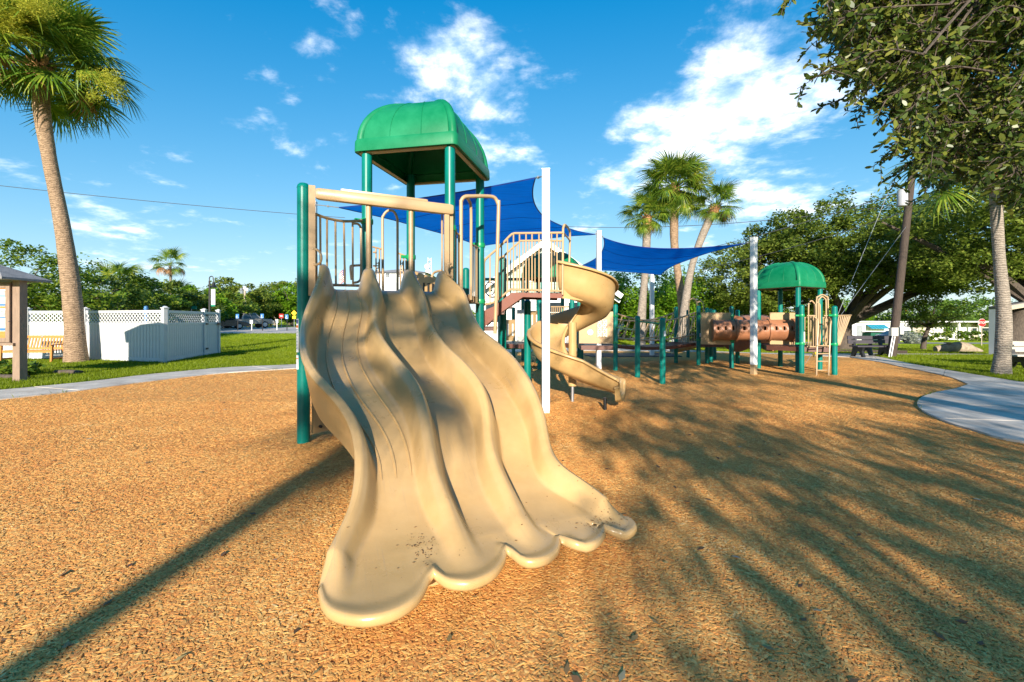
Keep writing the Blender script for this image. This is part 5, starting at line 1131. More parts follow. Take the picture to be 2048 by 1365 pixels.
broad_tree('young_tree', 'small thin tree with light crown on the lawn behind the black bench', on(25.4, 27.2), [(0, 0, 0), (.12, 0, .8), (.4, 0, 1.5)], .16, [(.1, 0, 2.5, 1.7, 1.4, 1.1), (1.2, 0, 2.4, 1.2, 1.2, .8), (-.8, 0, 2.7, 1.0, 1.0, .8)], 70, 60, .36, .14, .07, OAKLEAF, limbs=12)
# trees behind the viewpoint (shade for the right side of the mulch)
for (x, y, s, lab) in ((5.0, -10.2, 1.12, 'oak behind the viewpoint shading the middle of the mulch'), (12.0, -9.8, 1.18, 'oak behind the viewpoint shading the pavement')):
    broad_tree('oak_tree', lab, (x, y, 0), [(0, 0, 0), (.1, 0, 1.2), (.2, 0, 2.2)], .4, [(0, 0, 4.4*s, 4.6*s, 2.4, 1.9*s), (-2.3, .3, 3.9*s, 2.2, 1.8, 1.2), (2.0, .4, 4.0*s, 2.5, 2, 1.3), (-1, 0, 2.5, 3.6, 1.6, .7), (2, 0, 2.6, 2.6, 1.6, .7), (-3.7, 0, 3.7, 1.5, 1.5, 1.0), (-3.5, 0, 5.6, 1.6, 1.5, 1.0), (.5, 0, 3.3, 4.8, 1.8, .9), (.3, .3, 4.1, 5.2, 2.0, 1.0)], 520, 38, .85, .15, .08, OAKLEAF, 'oaks around the park', limbs=6, flat=.16)
# overhanging oak: trunk outside the frame, limb and leafy sprays reach into the picture
def overhang():
    root = empty('oak_tree', 'overhanging oak branch with dark glossy leaves at the top right, nearest to the viewer', 'tree', (7.4, -1.6, 0), 'oaks around the park'); tb = MB()
    tb.tube(smooth_curve([(7.4, -1.6, 0), (7.3, -1.5, 1.8), (7.0, -1.1, 3.3), (6.4, 0, 4.5)], 4), [.36-.018*i for i in range(13)], 10)
    ends = []
    limbs = [[(7.0, -1.1, 3.3), (5.6, .8, 4.4), (4.5, 2.2, 4.4), (3.6, 3.0, 4.0)], [(7.0, -1.1, 3.3), (5.7, 1.4, 3.8), (4.9, 2.9, 3.7), (4.4, 3.9, 3.4)], [(6.4, 0, 4.5), (4.8, 1.4, 5.2), (3.2, 2.4, 4.8)], [(7.0, -1.1, 3.3), (6.3, 1.8, 4.1), (5.9, 3.4, 4.1), (5.7, 4.6, 3.8)]]
    for l in limbs: tb.tube(smooth_curve(l, 5), [.055-.003*i for i in range((len(l)-1)*5+1)], 7)
    anchors = [Vector(p) for l in limbs for p in smooth_curve(l, 5)[5:]]
    twigs = []; L = []; lr = []
    def spray(tip, src, nside=12, leafn=8, sz=.06):
        mid = src.lerp(tip, .55)+Vector((random.uniform(-.15, .15), random.uniform(-.1, .1), .09+random.uniform(0, .1))); path = smooth_curve([src, mid, tip], 8); tb.tube(path, [.006-.00027*i for i in range(len(path))], 5)
        for k in range(nside):
            t = .3+.7*(k+random.random())/nside; i = min(int(t*(len(path)-1)), len(path)-2); p = path[i]; d = (path[i+1]-path[i]).normalized()
            sd = (d*.7+Vector((random.gauss(0, .5), random.gauss(0, .5), random.gauss(-.1, .4)))).normalized(); ln = random.uniform(.07, .20); q = p+sd*ln; tb.tube([p, q], [.004, .0025], 4)
            for j in range(leafn):
                c = p.lerp(q, .15+.85*(j+.5)/leafn); L.append((c, (sd*.6+Vector((random.gauss(0, .6), random.gauss(0, .6), random.gauss(-.05, .5)))).normalized(), sz*random.uniform(.6, 1.25)))
    tips = [(1594, 178, 4.2), (1568, 2, 4.6), (1612, 100, 4.6), (1640, 150, 4.0), (1665, 212, 5.2), (1700, 200, 4.8), (1700, 235, 5.6), (1728, 120, 4.2), (1752, 330, 5.2), (1778, 372, 5.6), (1800, 290, 5.2), (1840, 395, 6.0), (1660, 60, 4.0), (1700, 30, 4.4), (1648, 12, 3.9)]
    for (x, y, Y) in tips:
        Y *= .68; tip = W(x, y, Y); src = min(anchors, key=lambda a: (a-W(x+230, y-60, Y)).length); src = W(x+random.uniform(150, 260), y-random.uniform(40, 110), Y+random.uniform(-.2, .4)) ; spray(tip, src, 13, 8, .055)
        near = min(anchors, key=lambda a: (a-src).length); tb.tube(smooth_curve([near, near.lerp(src, .5)+Vector((0, 0, .1)), src], 3), [.011, .010, .0095, .009, .008, .0075, .007], 5)
    for k in range(760):                         # the dense body of the branch
        for _ in range(50):
            x, y = random.uniform(1660, 2200), random.uniform(-160, 455)
            lim = np.interp(x, [1660, 1760, 1800, 1850, 1990, 2050, 2200], [120, 250, 330, 390, 405, 455, 480])
            if y < lim-20: break
        Y = random.uniform(2.7, 5.4) if x > 1800 else random.uniform(2.8, 4.2); tip = W(x, y, Y); src = tip+Vector((random.uniform(.2, .55), random.uniform(-.3, .35), random.uniform(.0, .28))); spray(tip, src, 10, 8, .056 if Y < 3.6 else .07)
    obj('trunk', tb, BARK, root)
    n = len(L); C = np.array([l[0] for l in L]); D = np.array([l[1] for l in L]); S = np.array([l[2] for l in L])[:, None]
    Nn = rand_unit(n); Nn[:, 2] += .35; B = np.cross(Nn, D); B /= np.linalg.norm(B, axis=1)[:, None]+1e-9; U = np.cross(D, B)
    V = np.stack([C, C+D*S*.35+B*S*.20+U*S*.05, C+D*S*.75+B*S*.19+U*S*.03, C+D*S*1.0-U*S*.06, C+D*S*.75-B*S*.19+U*S*.03, C+D*S*.35-B*S*.20+U*S*.05], 1)
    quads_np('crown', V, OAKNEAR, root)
overhang()

# left background: trees beyond the fence, each with its own trunk and crown
def bg(name, label, x, y, w, h, n, leafm, lw=.24, per=95, group='trees beyond the fence and car park', lo=.22, cat='tree'):
    z = float(tz(x, y)); broad_tree(name, label, (x, y, z-.05), [(0, 0, 0), (.05, 0, h*.2), (0, 0, h*.35)], .12+.03*h*.3, [(0, 0, h*.62, w*.42, w*.4, h*.36), (-w*.28, 0, h*.48, w*.3, w*.3, h*.28), (w*.28, 0, h*.45, w*.3, w*.3, h*.26), (0, -.3, h*.32, w*.42, w*.3, h*lo)], n, per, max(.55, w*.095), lw, lw*.55, leafm, group, limbs=8, cat=cat)
bg('broadleaf_tree', 'dark green leafy tree rising above the fence behind the notice board', -26.5, 23.5, 8.0, 5.9, 240, BUSHLEAF, .20)
bg('broadleaf_tree', 'dark leafy tree right behind the leaning palm trunk', -25.2, 27.5, 5.0, 4.2, 80, OAKLEAF, .22)
bg('broadleaf_tree', 'rounded yellow green tree beyond the fence, right of the palm trunk', -30.6, 36, 6.6, 5.0, 110, BUSHLEAF, .28)
bg('broadleaf_tree', 'dark green tree behind the small fan palm beyond the fence', -32.5, 42, 8, 5.0, 100, OAKLEAF, .32)
bg('broadleaf_tree', 'bright green bushy tree above the shaded fence section', -33.0, 46, 7, 4.7, 90, FERNLEAF, .32)
bg('broadleaf_tree', 'olive tree behind the black street lamp', -37, 54, 9, 5.2, 100, BUSHLEAF, .36)
bg('broadleaf_tree', 'dark round tree behind the dark sedan', -41, 66, 10, 7.4, 110, OAKLEAF, .42)
bg('broadleaf_tree', 'mottled brownish green tree behind the white and blue wall', -39.5, 72, 8, 6.2, 90, BUSHLEAF, .42)
bg('broadleaf_tree', 'large dark green round tree beyond the road behind the pickup', -44.5, 88, 14, 9.0, 150, OAKLEAF, .5)
bg('broadleaf_tree', 'light green tree beyond the road at the left of the near green post', -40, 80, 8, 7.8, 90, FERNLEAF, .45)
bg('broadleaf_tree', 'pale green tree close to the near green post, right of the antenna', -35.0, 70, 6, 7.6, 90, FERNLEAF, .4)
fan_palm('palm_tree', 'tall thin windblown palm alone against the sky above the fence', (-37.3, 48, float(tz(-37.3, 48))), [(0, 0, 0), (.1, 0, 3), (.05, 0, 6), (0, 0, 7.0)], .15, 15, .95, 'palms beyond the fence', 4, PALMGREY, False, -.9, 0, 41)
for (px, y, h, s, lab, sd_) in ((232, 34, 3.6, 1.25, 'green fan palm crown rising above the trees beyond the fence', 42), (302, 38, 2.1, 1.0, 'low yellowish fan palm right above the fence', 43), (358, 50, 3.6, 1.1, 'yellow green fan palm left of the street lamp', 44), (458, 74, 4.4, 1.3, 'fan palm above the white and blue wall', 45), (499, 66, 3.6, .9, 'fan palm with orange-brown trunk behind the pickup', 46), (550, 84, 6.0, 1.1, 'fan palm with dead hanging fronds near the antenna', 47)):
    x = (px-1024)*y/F; fan_palm('palm_tree', lab, (x, y, float(tz(x, y))), [(0, 0, 0), (.05, 0, h*.5), (0, 0, h)], .2, 22, s, 'palms beyond the fence', 5 if sd_ in (47, 46) else 2, PALMBARK if sd_ == 46 else PALMGREY, False, -1.0, 0, sd_)
# middle and right background
bg('feathery_tree', 'bright green feathery tree behind the small sail, left of the palms', 9.6, 31, 8.5, 5.8, 300, FERNLEAF, .2, 95, 'feathery trees in the middle distance')
bg('feathery_tree', 'bright yellow green feathery tree between the palm trunks', 13.6, 34, 8.0, 5.6, 260, FERNLEAF, .2, 95, 'feathery trees in the middle distance')
for (x, y, w, h, lm, lab) in ((42, 68, 10, 6.4, BUSHLEAF, 'pale green tree behind the white garage building'), (52, 72, 11, 6.0, FERNLEAF, 'light green tree behind the turquoise awning'), (60, 80, 12, 6.0, BUSHLEAF, 'hazy green tree behind the leaning utility pole'), (66, 70, 12, 5.6, POINCLEAF, 'low spreading tree with orange flowers behind the stop sign'), (76, 72, 12, 6.2, POINCLEAF, 'spreading orange flowered tree at the right edge behind the slim palm')):
    z = float(tz(x, y)); bg('broadleaf_tree', lab, x, y, w, h+1.0, 120, lm, .42, 95, 'trees behind the houses')
def treeline():
    n = 260; a = np.linspace(-1.15, 1.15, n)+rng.normal(0, .004, n); rr = 118+rng.random(n)*14; h = 2.0+3.2*rng.random(n); x = np.sin(a)*rr; y = np.cos(a)*rr
    cc = np.stack([x, y, tz(x, y)+h*.55], 1); per = 44; base = np.repeat(cc, per, 0); d = rand_unit(n*per)*(rng.random(n*per)**.4)[:, None]; d[:, 0] *= 3.2; d[:, 1] *= 3; d[:, 2] *= np.repeat(h*.6, per)
    quads_np('treeline', leaf_quads(base+d, .95, .5), OAKLEAF)['kind'] = 'stuff'
treeline()

# ------------------------------------------------------------------ buildings
def siding_wall(parent, p0, p1, z0, z1, m, board=.2, name='siding', gable=None):
    """Lap boards, one object per course; gable = function giving the clear span at a height."""
    p0 = Vector(p0); p1 = Vector(p1); d = (p1-p0); L = d.length; d.normalize(); n = Vector((d.y, -d.x, 0)); z = z0
    while z < z1-.02:
        a, b = (0, L) if gable is None else gable(min(z+board, z1))
        if b-a > .05:
            mb = MB(); h = min(board, z1-z); q0, q1 = p0+d*a, p0+d*b
            mb.add([q0+n*.03+Vector((0, 0, z)), q1+n*.03+Vector((0, 0, z)), q1+Vector((0, 0, z+h)), q0+Vector((0, 0, z+h)), q0-n*.05+Vector((0, 0, z)), q1-n*.05+Vector((0, 0, z)), q1-n*.05+Vector((0, 0, z+h)), q0-n*.05+Vector((0, 0, z+h))], [(0, 1, 2, 3), (4, 7, 6, 5), (0, 4, 5, 1), (2, 6, 7, 3), (0, 3, 7, 4), (1, 5, 6, 2)]); obj(name, mb, m, parent, smooth=False)
        z += board
def window(parent, c, w, h, n, fr=WHITEP, cols=1, rows=2):
    c = Vector(c); n = Vector(n).normalized(); d = Vector((-n.y, n.x, 0)); ang = math.atan2(d.y, d.x); mb = MB()
    for s in (-1, 1): mb.box(c+d*s*(w/2)+n*.03, (.09, .07, h+.18), rotz=ang); mb.box(c+Vector((0, 0, s*h/2))+n*.03, (w, .07, .09), rotz=ang)
    for i in range(1, cols): mb.box(c+d*(w*i/cols-w/2)+n*.025, (.03, .05, h), rotz=ang)
    for i in range(1, rows): mb.box(c+Vector((0, 0, h*i/rows-h/2))+n*.025, (w, .05, .03), rotz=ang)
    o = obj('window', mb, fr, parent, smooth=False); mb = MB(); mb.box(c+n*.012, (w, .02, h), rotz=ang); obj('pane', mb, GLASS, o, smooth=False); return o
def gable_house():
    Y = 27.0; root = empty('house', 'white clapboard house with pale green gable behind the spiral slide', 'house', (2, 30, 0)); x0, x1 = W(952, 0, Y).x, W(1233, 0, Y).x; ze = 3.05; xm = (x0+x1)/2-.1; za = 6.15
    mb = MB(); mb.box(((x0+x1)/2, Y+4.1, 1.5), (x1-x0-.9, 8, 3.1)); obj('wall', mb, SIDING, root, smooth=False)
    a, b = Vector((x0+.4, Y, 0)), Vector((x1-.4, Y, 0)); siding_wall(root, a, b, .25, 3.05, SIDING, .2)
    def gb(z): t = (z-ze)/(za-ze); return (t*(xm-x0-.4)+.1, (b.x-a.x)-t*(x1-.4-xm)-.1)
    siding_wall(root, a, b, ze, za-.15, SAGE, .2, gable=gb)
    for (p, q) in (((x0-.2, ze-.12), (xm, za+.1)), ((xm, za+.1), (x1+.2, ze-.12))):
        mb = MB(); mb.prism([Vector((p[0], Y-.55, p[1])), Vector((q[0], Y-.55, q[1])), Vector((q[0], Y-.55, q[1]+.12)), Vector((p[0], Y-.55, p[1]+.12))], (0, 9, 0)); obj('roof', mb, SHINGLE, root, smooth=False)
        mb = MB(); mb.bar(Vector((p[0], Y-.58, p[1]-.04)), Vector((q[0], Y-.58, q[1]-.04)), .06, .30, up=(0, 0, 1)); obj('bargeboard', mb, WHITEP, root, smooth=False)
        mb = MB(); mb.bar(Vector((p[0], Y-.02, p[1]-.34)), Vector((q[0], Y-.02, q[1]-.34)), .06, .16, up=(0, 0, 1)); obj('trim', mb, WHITEP, root, smooth=False)
    mb = MB(); mb.box((xm, Y-.02, ze), (x1-x0-.9, .10, .2)); obj('trim', mb, WHITEP, root, smooth=False)
    mb = MB(); mb.box((xm, Y-.02, .14), (x1-x0-.8, .12, .22)); obj('plinth', mb, CONC, root, smooth=False)
    for x in (985, 1108, 1150): window(root, (W(x, 0, Y).x, Y-.03, 1.95), .9, 1.3, (0, -1, 0))
    window(root, (W(1064, 0, Y).x, Y-.03, 4.3), .8, .9, (0, -1, 0))
gable_house()
def far_white():
    Y = 58; root = empty('house', 'white two storey building with small paned window, seen between the tower posts', 'house', (-15.5, 62, .46)); x0, x1 = W(738, 0, Y).x, W(850, 0, Y).x; zt = EYE+(640-546)*Y/F
    mb = MB(); mb.box(((x0+x1)/2, Y+4, zt/2), (x1-x0, 8, zt)); obj('wall', mb, M('grey_white', (.60, .61, .62), .7), root, smooth=False)
    mb = MB(); b = [Vector((x0-.4, Y-.4, zt)), Vector((x1+.4, Y-.4, zt)), Vector((x1+.4, Y+8.4, zt)), Vector((x0-.4, Y+8.4, zt))]; mb.add(b+[Vector(((x0+x1)/2, Y+4, zt+1.0))], [(0, 1, 4), (1, 2, 4), (2, 3, 4), (3, 0, 4), (3, 2, 1, 0)]); obj('roof', mb, SHINGLE, root, smooth=False)
    for px in (776, 797, 812): window(root, (W(px, 0, Y).x, Y-.03, EYE+(640-551)*Y/F), .55, .55, (0, -1, 0), cols=2)
    siding_wall(root, (x0+.1, Y-.03, 0), (x1-.1, Y-.03, 0), 3.0, zt-1.3, M('grey_siding', (.45, .47, .50), .6), .45)
far_white()
def low_house():
    Yh = 40; root = empty('house', 'low pale grey house with dark blue windows behind the slat bridge', 'house', (14, 43, 0)); x0, x1 = W(1318, 0, Yh).x, W(1475, 0, Yh).x
    z0 = float(tz(x0, Yh))-.3; mb = MB(); mb.box(((x0+x1)/2, Yh+3, (2.6+z0)/2), (x1-x0, 6, 2.6-z0)); obj('wall', mb, M('pale_blue_wall', (.47, .53, .54), .7), root, smooth=False)
    mb = MB(); mb.prism([(x0-.4, Yh-.5, 2.6), (x1+.4, Yh-.5, 2.6), (x1-.4, Yh+3, 3.3), (x0+.4, Yh+3, 3.3)], (0, 0, .12)); obj('roof', mb, M('tan_roof', (.42, .32, .22), .8), root, smooth=False)
    for px in (1345, 1375, 1425): window(root, (W(px, 0, Yh).x, Yh-.03, 1.9), 1.1, .7, (0, -1, 0))
low_house()
def garages():
    Y = 62; z0 = float(tz(44, Y)); root = empty('house', 'long white flat roofed building with turquoise awning and grey door', 'building', (46, Y+3, z0)); x0, x1 = W(1683, 0, Y).x, W(1822, 0, Y).x; zt = EYE+(640-645)*Y/F
    mb = MB(); mb.box(((x0+x1)/2, Y+3, (zt+z0)/2), (x1-x0, 6, zt-z0)); obj('wall', mb, STUCCO, root, smooth=False)
    mb = MB(); mb.box(((x0+x1)/2, Y+2.9, zt+.08), (x1-x0+.5, 6.6, .16)); obj('roof', mb, WHITEP, root, smooth=False)
    def at(px, py): return W(px, py, Y)
    a = at(1719, 663); mb = MB(); mb.box((a.x, Y-.04, a.z), (.75, .06, 1.7)); obj('door', mb, M('grey_door', (.25, .27, .29), .6), root, smooth=False)
    a = at(1798, 662); mb = MB(); mb.box((a.x, Y-.05, a.z+.1), (2.6, .08, 2.1)); obj('garage_door', mb, WHITEP, root, smooth=False)
    mb = MB(); aw0, aw1 = at(1731, 650), at(1768, 650); ao = None
    for k in range(12):
        x = aw0.x+(aw1.x-aw0.x)*(k+.5)/12; w = (aw1.x-aw0.x)/12; mb = MB(); mb.prism([(x-w/2, Y-.05, aw0.z), (x+w/2-.01, Y-.05, aw0.z), (x+w/2-.01, Y-1.0, aw0.z-.55), (x-w/2, Y-1.0, aw0.z-.55)], (0, 0, .05)); obj('awning_stripe', mb, M('turquoise', (.02, .28, .36), .6) if k % 2 else M('deep_turquoise', (.01, .17, .28), .6), root, smooth=False)
    Yd = 57.5; c = W(1748, 668, Yd); zg = float(tz(c.x, Yd)); d = empty('dumpster', 'dark green dumpster under the turquoise awning', 'dumpster', (c.x, Yd, zg)); mb = MB(); mb.prism([(c.x-1.0, Yd-.6, zg+.1), (c.x+1.0, Yd-.6, zg+.1), (c.x+1.0, Yd-.75, zg+1.2), (c.x-1.0, Yd-.75, zg+1.2)], (0, 1.4, .0)); obj('body', mb, M('dumpster_green', (.01, .10, .06), .5), d, smooth=False)
    mb = MB(); mb.box((c.x, Yd, zg+1.26), (2.1, 1.6, .08)); obj('lid', mb, BLACK, d, smooth=False)
    Y2 = 66; z2 = float(tz(66, Y2)); r2 = empty('house', 'beige single storey house with white garage door and open porch behind the stop sign', 'house', (65, Y2+4, z2)); x0, x1 = W(1838, 0, Y2).x, W(2030, 0, Y2).x; zt = EYE+(640-645)*Y2/F
    mb = MB(); mb.box(((x0+x1)/2, Y2+5, (zt+z2)/2), (x1-x0, 8, zt-z2)); obj('wall', mb, BEIGE, r2, smooth=False)
    mb = MB(); mb.box(((x0+x1)/2, Y2+3.6, zt+.09), (x1-x0+1, 10.5, .18)); obj('roof', mb, WHITEP, r2, smooth=False)
    a, b = W(1864, 0, Y2).x, W(1898, 0, Y2).x; mb = MB()
    for k in range(4): mb = MB(); mb.box(((a+b)/2, Y2+.95, z2+.3+.58*k), (b-a, .08, .55)); obj('garage_panel', mb, WHITEP, r2, smooth=False)
    for px in (1904, 1945, 1998): mb = MB(); x = W(px, 0, Y2).x; mb.box((x, Y2-1.0, (zt+z2)/2), (.25, .25, zt-z2)); obj('porch_column', mb, STUCCO, r2, smooth=False)
    mb = MB(); mb.box((W(1925, 0, Y2).x, Y2+.9, (zt+z2)/2), (4.4, .1, zt-z2-.1)); obj('porch_wall', mb, STUCCO, r2, smooth=False)
    window(r2, (W(1957, 0, Y2).x, Y2+.95, z2+1.35), 1.5, 1.0, (0, -1, 0), cols=2, rows=1); window(r2, (W(1985, 0, Y2).x, Y2+.95, z2+1.35), 1.3, 1.0, (0, -1, 0))
    Yb = 60
    for k, px in enumerate((1820, 1845, 1861, 1880, 1893, 1922, 1936, 1949, 1968, 1978, 1988)):
        x = (px-1024)*Yb/F; s = 1.0+.35*random.random(); small_bush('shrub', ['upright green shrub in the row before the beige house', 'rounded green shrub in the row before the beige house'][k % 2]+', '+['first', 'second', 'third', 'fourth', 'fifth', 'sixth', 'seventh', 'eighth', 'ninth', 'tenth', 'eleventh'][k]+' from the left', (x, Yb, float(tz(x, Yb))), [(0, 0, .65*s, .5*s, .5, .6*s)], 14, 26, .3, .3, .15, BUSHLEAF, 'shrub', 'shrubs planted before the beige house', 3)
    x, y = (1826-1024)*50/F, 50; small_bush('shrub', 'silvery grey rounded bush beside the thin young tree', (x, y, float(tz(x, y))), [(0, 0, .7, 1.3, .9, .65)], 30, 36, .35, .2, .1, SILVERLEAF, 'shrub')
    x, y = (1775-1024)*56/F, 56
    # pavilion corner at the right edge
    Yp = 19.0; rp = empty('pavilion', 'white pavilion post and sloping roof corner behind the slim palm trunk', 'pavilion', (23.5, Yp+1, 0)); x = W(1991, 0, Yp).x; zg = float(tz(x, Yp)); mb = MB(); mb.box((x, Yp, (zg+1.95)/2), (.28, .28, 1.95-zg)); obj('post', mb, WHITEP, rp, smooth=False)
    mb = MB(); mb.prism([(x-.12, Yp-.6, 1.98), (x+3.6, Yp-.6, 2.62), (x+3.6, Yp-.6, 2.74), (x-.12, Yp-.6, 2.10)], (.9, 1.6, 0)); obj('roof', mb, SHINGLE, rp, smooth=False); mb = MB(); mb.bar((x-.12, Yp-.63, 1.99), (x+3.6, Yp-.63, 2.63), .05, .16); obj('fascia', mb, M('tan_fascia', (.45, .37, .27), .6), rp, smooth=False)
    mb = MB(); mb.box((x+3.3, Yp+.2, .9), (.28, .28, 2.6)); obj('post', mb, WHITEP, rp, smooth=False)
garages()
def blue_wall():
    Y = 57; z0 = float(tz(-36, Y)); root = empty('wall', 'low white wall with pale blue pillars behind the parked cars', 'wall', (-35.5, Y, z0), None); x0, x1 = W(418, 0, Y).x, W(466, 0, Y).x; zt = EYE+(640-626)*Y/F; bl = M('pale_blue_paint', (.25, .45, .62), .6)
    mb = MB(); mb.box(((x0+x1)/2, Y+.1, (zt+z0)/2), (x1-x0, .2, zt-z0)); obj('panel', mb, STUCCO, root, smooth=False)
    for px in (420, 444, 454, 466): mb = MB(); x = W(px, 0, Y).x; mb.box((x, Y, (zt+z0)/2+.1), (.3, .45, zt-z0+.2)); p = obj('pillar', mb, bl, root, smooth=False); mb = MB(); mb.lathe((x, Y, zt+.2), [(.16, 0), (.2, .05), (.1, .1), (.14, .2), (.1, .32), (0, .36)], 10); obj('finial', mb, WHITEP, p)
    mb = MB(); mb.box(((x0+x1)/2, Y, zt+.02), (x1-x0, .34, .1)); obj('coping', mb, bl, root, smooth=False)
    for i, px in enumerate((292, 329)):
        Yb = 17.6; x = W(px, 0, Yb).x; mb = MB(); mb.tube([(x, Yb, 0), (x, Yb, 1.92)], .07, 12); mb.lathe((x, Yb, 1.92), [(.075, 0), (.085, .02), (.06, .08), (.07, .12), (0, .14)], 12); tag(obj('pillar', mb, M('blue_post', (.05, .17, .36), .5)), ['left', 'right'][i]+' blue post with pale finial peeping over the fence near its corner', 'post', 'blue posts behind the fence')
blue_wall()

# ------------------------------------------------------------------ vehicles
def wheel(parent, c, r, w, side):
    c = Vector(c); s = Vector(side).normalized(); mb = MB(); mb.tube([c-s*w/2, c-s*w*.42, c+s*w*.42, c+s*w/2], [r*.9, r, r, r*.9], 18); t = obj('wheel', mb, BLACK, parent); mb = MB(); mb.tube([c+s*w*.46, c+s*w*.54], [r*.68, r*.6], 14); obj('rim', mb, GREYM, t)
def car(label, loc, heading, body_m, kind, cat):
    """Side profile in metres, forward is +x."""
    root = empty('parked_car' if kind != 'pickup' else 'pickup_truck', label, cat, loc, 'vehicles in the car park'); root.rotation_euler = (0, 0, heading)
    def O(name, mb, m, par=root, smooth=True): return obj(name, mb, m, par, smooth=smooth, local=True)
    if kind == 'sedan': prof = [(-2.35, .35), (-2.4, .75), (-2.2, .95), (-1.5, 1.02), (1.0, .98), (2.0, .82), (2.35, .62), (2.35, .32)]; cabin = [(-1.75, 1.0), (-.95, 1.42), (.15, 1.46), (1.15, .98)]; hw = .9; wx = (-1.4, 1.4); r = .33
    elif kind == 'suv': prof = [(-2.3, .4), (-2.35, .95), (-2.25, 1.1), (1.2, 1.1), (2.1, 1.0), (2.35, .75), (2.35, .4)]; cabin = [(-2.2, 1.08), (-1.95, 1.68), (.4, 1.74), (1.25, 1.08)]; hw = .93; wx = (-1.4, 1.4); r = .38
    else: prof = [(-2.85, .55), (-2.9, 1.12), (-.75, 1.12), (1.35, 1.15), (2.6, 1.08), (2.85, .8), (2.85, .5)]; cabin = [(-.85, 1.1), (-.6, 1.82), (.75, 1.86), (1.5, 1.12)]; hw = 1.0; wx = (-1.75, 1.8); r = .42
    ys = [(-1, 0), (-.97, 1), (.97, 1), (1, 0)]; mb = MB(); rows = []
    for (yy, ins) in ((-hw, .05), (-hw+.06, 0), (hw-.06, 0), (hw, .05)): rows.append([Vector((x*(1-ins*.3), yy, z-(ins*.6 if z > .6 else -ins*.3))) for x, z in prof])
    mb.grid(rows, closed=True); mb.add(rows[0], [tuple(range(len(prof)))]); mb.add(rows[-1], [tuple(range(len(prof)))]); O('body', mb, body_m)
    mb = MB(); tw = hw-.16; rows = [[Vector((x, s*(hw-.05 if i in (0, 3) else tw), z)) for i, (x, z) in enumerate(cabin)] for s in (-1, 1)]; mb.grid(rows, closed=True); mb.add(rows[0], [(0, 1, 2, 3)]); mb.add(rows[1], [(0, 1, 2, 3)]); cb = O('cabin', mb, body_m, smooth=False)
    c0, c1, c2, c3 = [Vector((x, 0, z)) for x, z in cabin]
    def pane(pts): mb = MB(); mb.add(pts, [tuple(range(len(pts)))]); O('window', mb, GLASS, cb, False)
    for (a, b, off) in ((c0, c1, Vector((-.012, 0, .008))), (c3, c2, Vector((.012, 0, .008)))):
        wa, wb = hw-.14, tw-.08; pane([a.lerp(b, .08)+off+Vector((0, -wa, 0)), a.lerp(b, .08)+off+Vector((0, wa, 0)), a.lerp(b, .9)+off+Vector((0, wb, 0)), a.lerp(b, .9)+off+Vector((0, -wb, 0))])
    for s in (-1, 1):
        def sp(p, t): return Vector((p.x, s*((hw-.05)*(1-t)+tw*t+.012), p.z))
        bl, tl, tr, br = c0.lerp(c3, .10), c1.lerp(c2, .06), c1.lerp(c2, .94), c0.lerp(c3, .90); bl.z += .04; br.z += .04; tl.z -= .06; tr.z -= .06; m0, m1 = bl.lerp(br, .5), tl.lerp(tr, .5)
        pane([sp(bl, .06), sp(m0-Vector((.03, 0, 0)), .06), sp(m1-Vector((.03, 0, 0)), .9), sp(tl, .9)]); pane([sp(m0+Vector((.03, 0, 0)), .06), sp(br, .06), sp(tr, .9), sp(m1+Vector((.03, 0, 0)), .9)])
        for x in wx: 
            for q in [0]: 
                c = Vector((x, s*(hw-.10), r)); mb = MB(); sd = Vector((0, s, 0)); mb.tube([c-sd*.1, c-sd*.08, c+sd*.1, c+sd*.12], [r*.9, r, r, r*.9], 18); t = O('wheel', mb, BLACK); mb = MB(); mb.tube([c+sd*.115, c+sd*.14], [r*.66, r*.6], 12); O('rim', mb, GREYM, t)
        zb = prof[1][1]; mb = MB(); mb.box((prof[1][0]+.0, s*(hw-.18), zb-.08 if kind != 'pickup' else zb-.2), (.06, .26 if kind != 'pickup' else .14, .14 if kind != 'pickup' else .38)); O('tail_light', mb, M('red_lens', (.45, .01, .01), .25), smooth=False)
        mb = MB(); mb.box((prof[-2][0]-.02, s*(hw-.22), prof[-2][1]+.02), (.1, .3, .12)); O('headlight', mb, WHITEP, smooth=False)
        mb = MB(); mb.box((c3.x-.2, s*(hw+.08), c3.z+.05), (.1, .16, .12)); O('mirror', mb, body_m, smooth=False)
    mb = MB(); mb.box((prof[0][0]+.02, 0, .48 if kind != 'pickup' else .62), (.12, hw*1.9, .16)); O('bumper', mb, body_m if kind != 'pickup' else GREYM, smooth=False)
    mb = MB(); mb.box((prof[1][0]-.0, 0, prof[1][1]-.28), (.08, .5, .13)); O('number_plate', mb, WHITEP, smooth=False)
    if kind == 'pickup': mb = MB(); mb.box((-1.85, 0, 1.125), (1.9, hw*1.7, .02)); O('bed_cover', mb, BLACK, smooth=False)
    return root
DKCAR = M('dark_grey_paint', (.03, .034, .042), .22, .05, 2, coat=.6); SILVER = M('silver_brown_paint', (.27, .25, .23), .28, .05, 2, metal=.4, coat=.5); BLACKCAR = M('black_paint', (.012, .012, .014), .2, .05, 2, coat=.6)
def on_img(px, Y): x = (px-1024)*Y/F; return (x, Y, float(tz(x, Y))+.02)
car('dark sedan parked just behind the fence gate, red tail light showing', on_img(447, 48), R(38), DKCAR, 'sedan', 'car')
car('silver pickup truck parked next to the dark sedan', on_img(492, 54), R(52), SILVER, 'pickup', 'pickup truck')
car('black car seen through the left half of the slat bridge', on_img(1296, 33), R(5), BLACKCAR, 'suv', 'car')
car('dark car seen through the middle of the slat bridge', on_img(1352, 35), R(170), BLACKCAR, 'sedan', 'car')
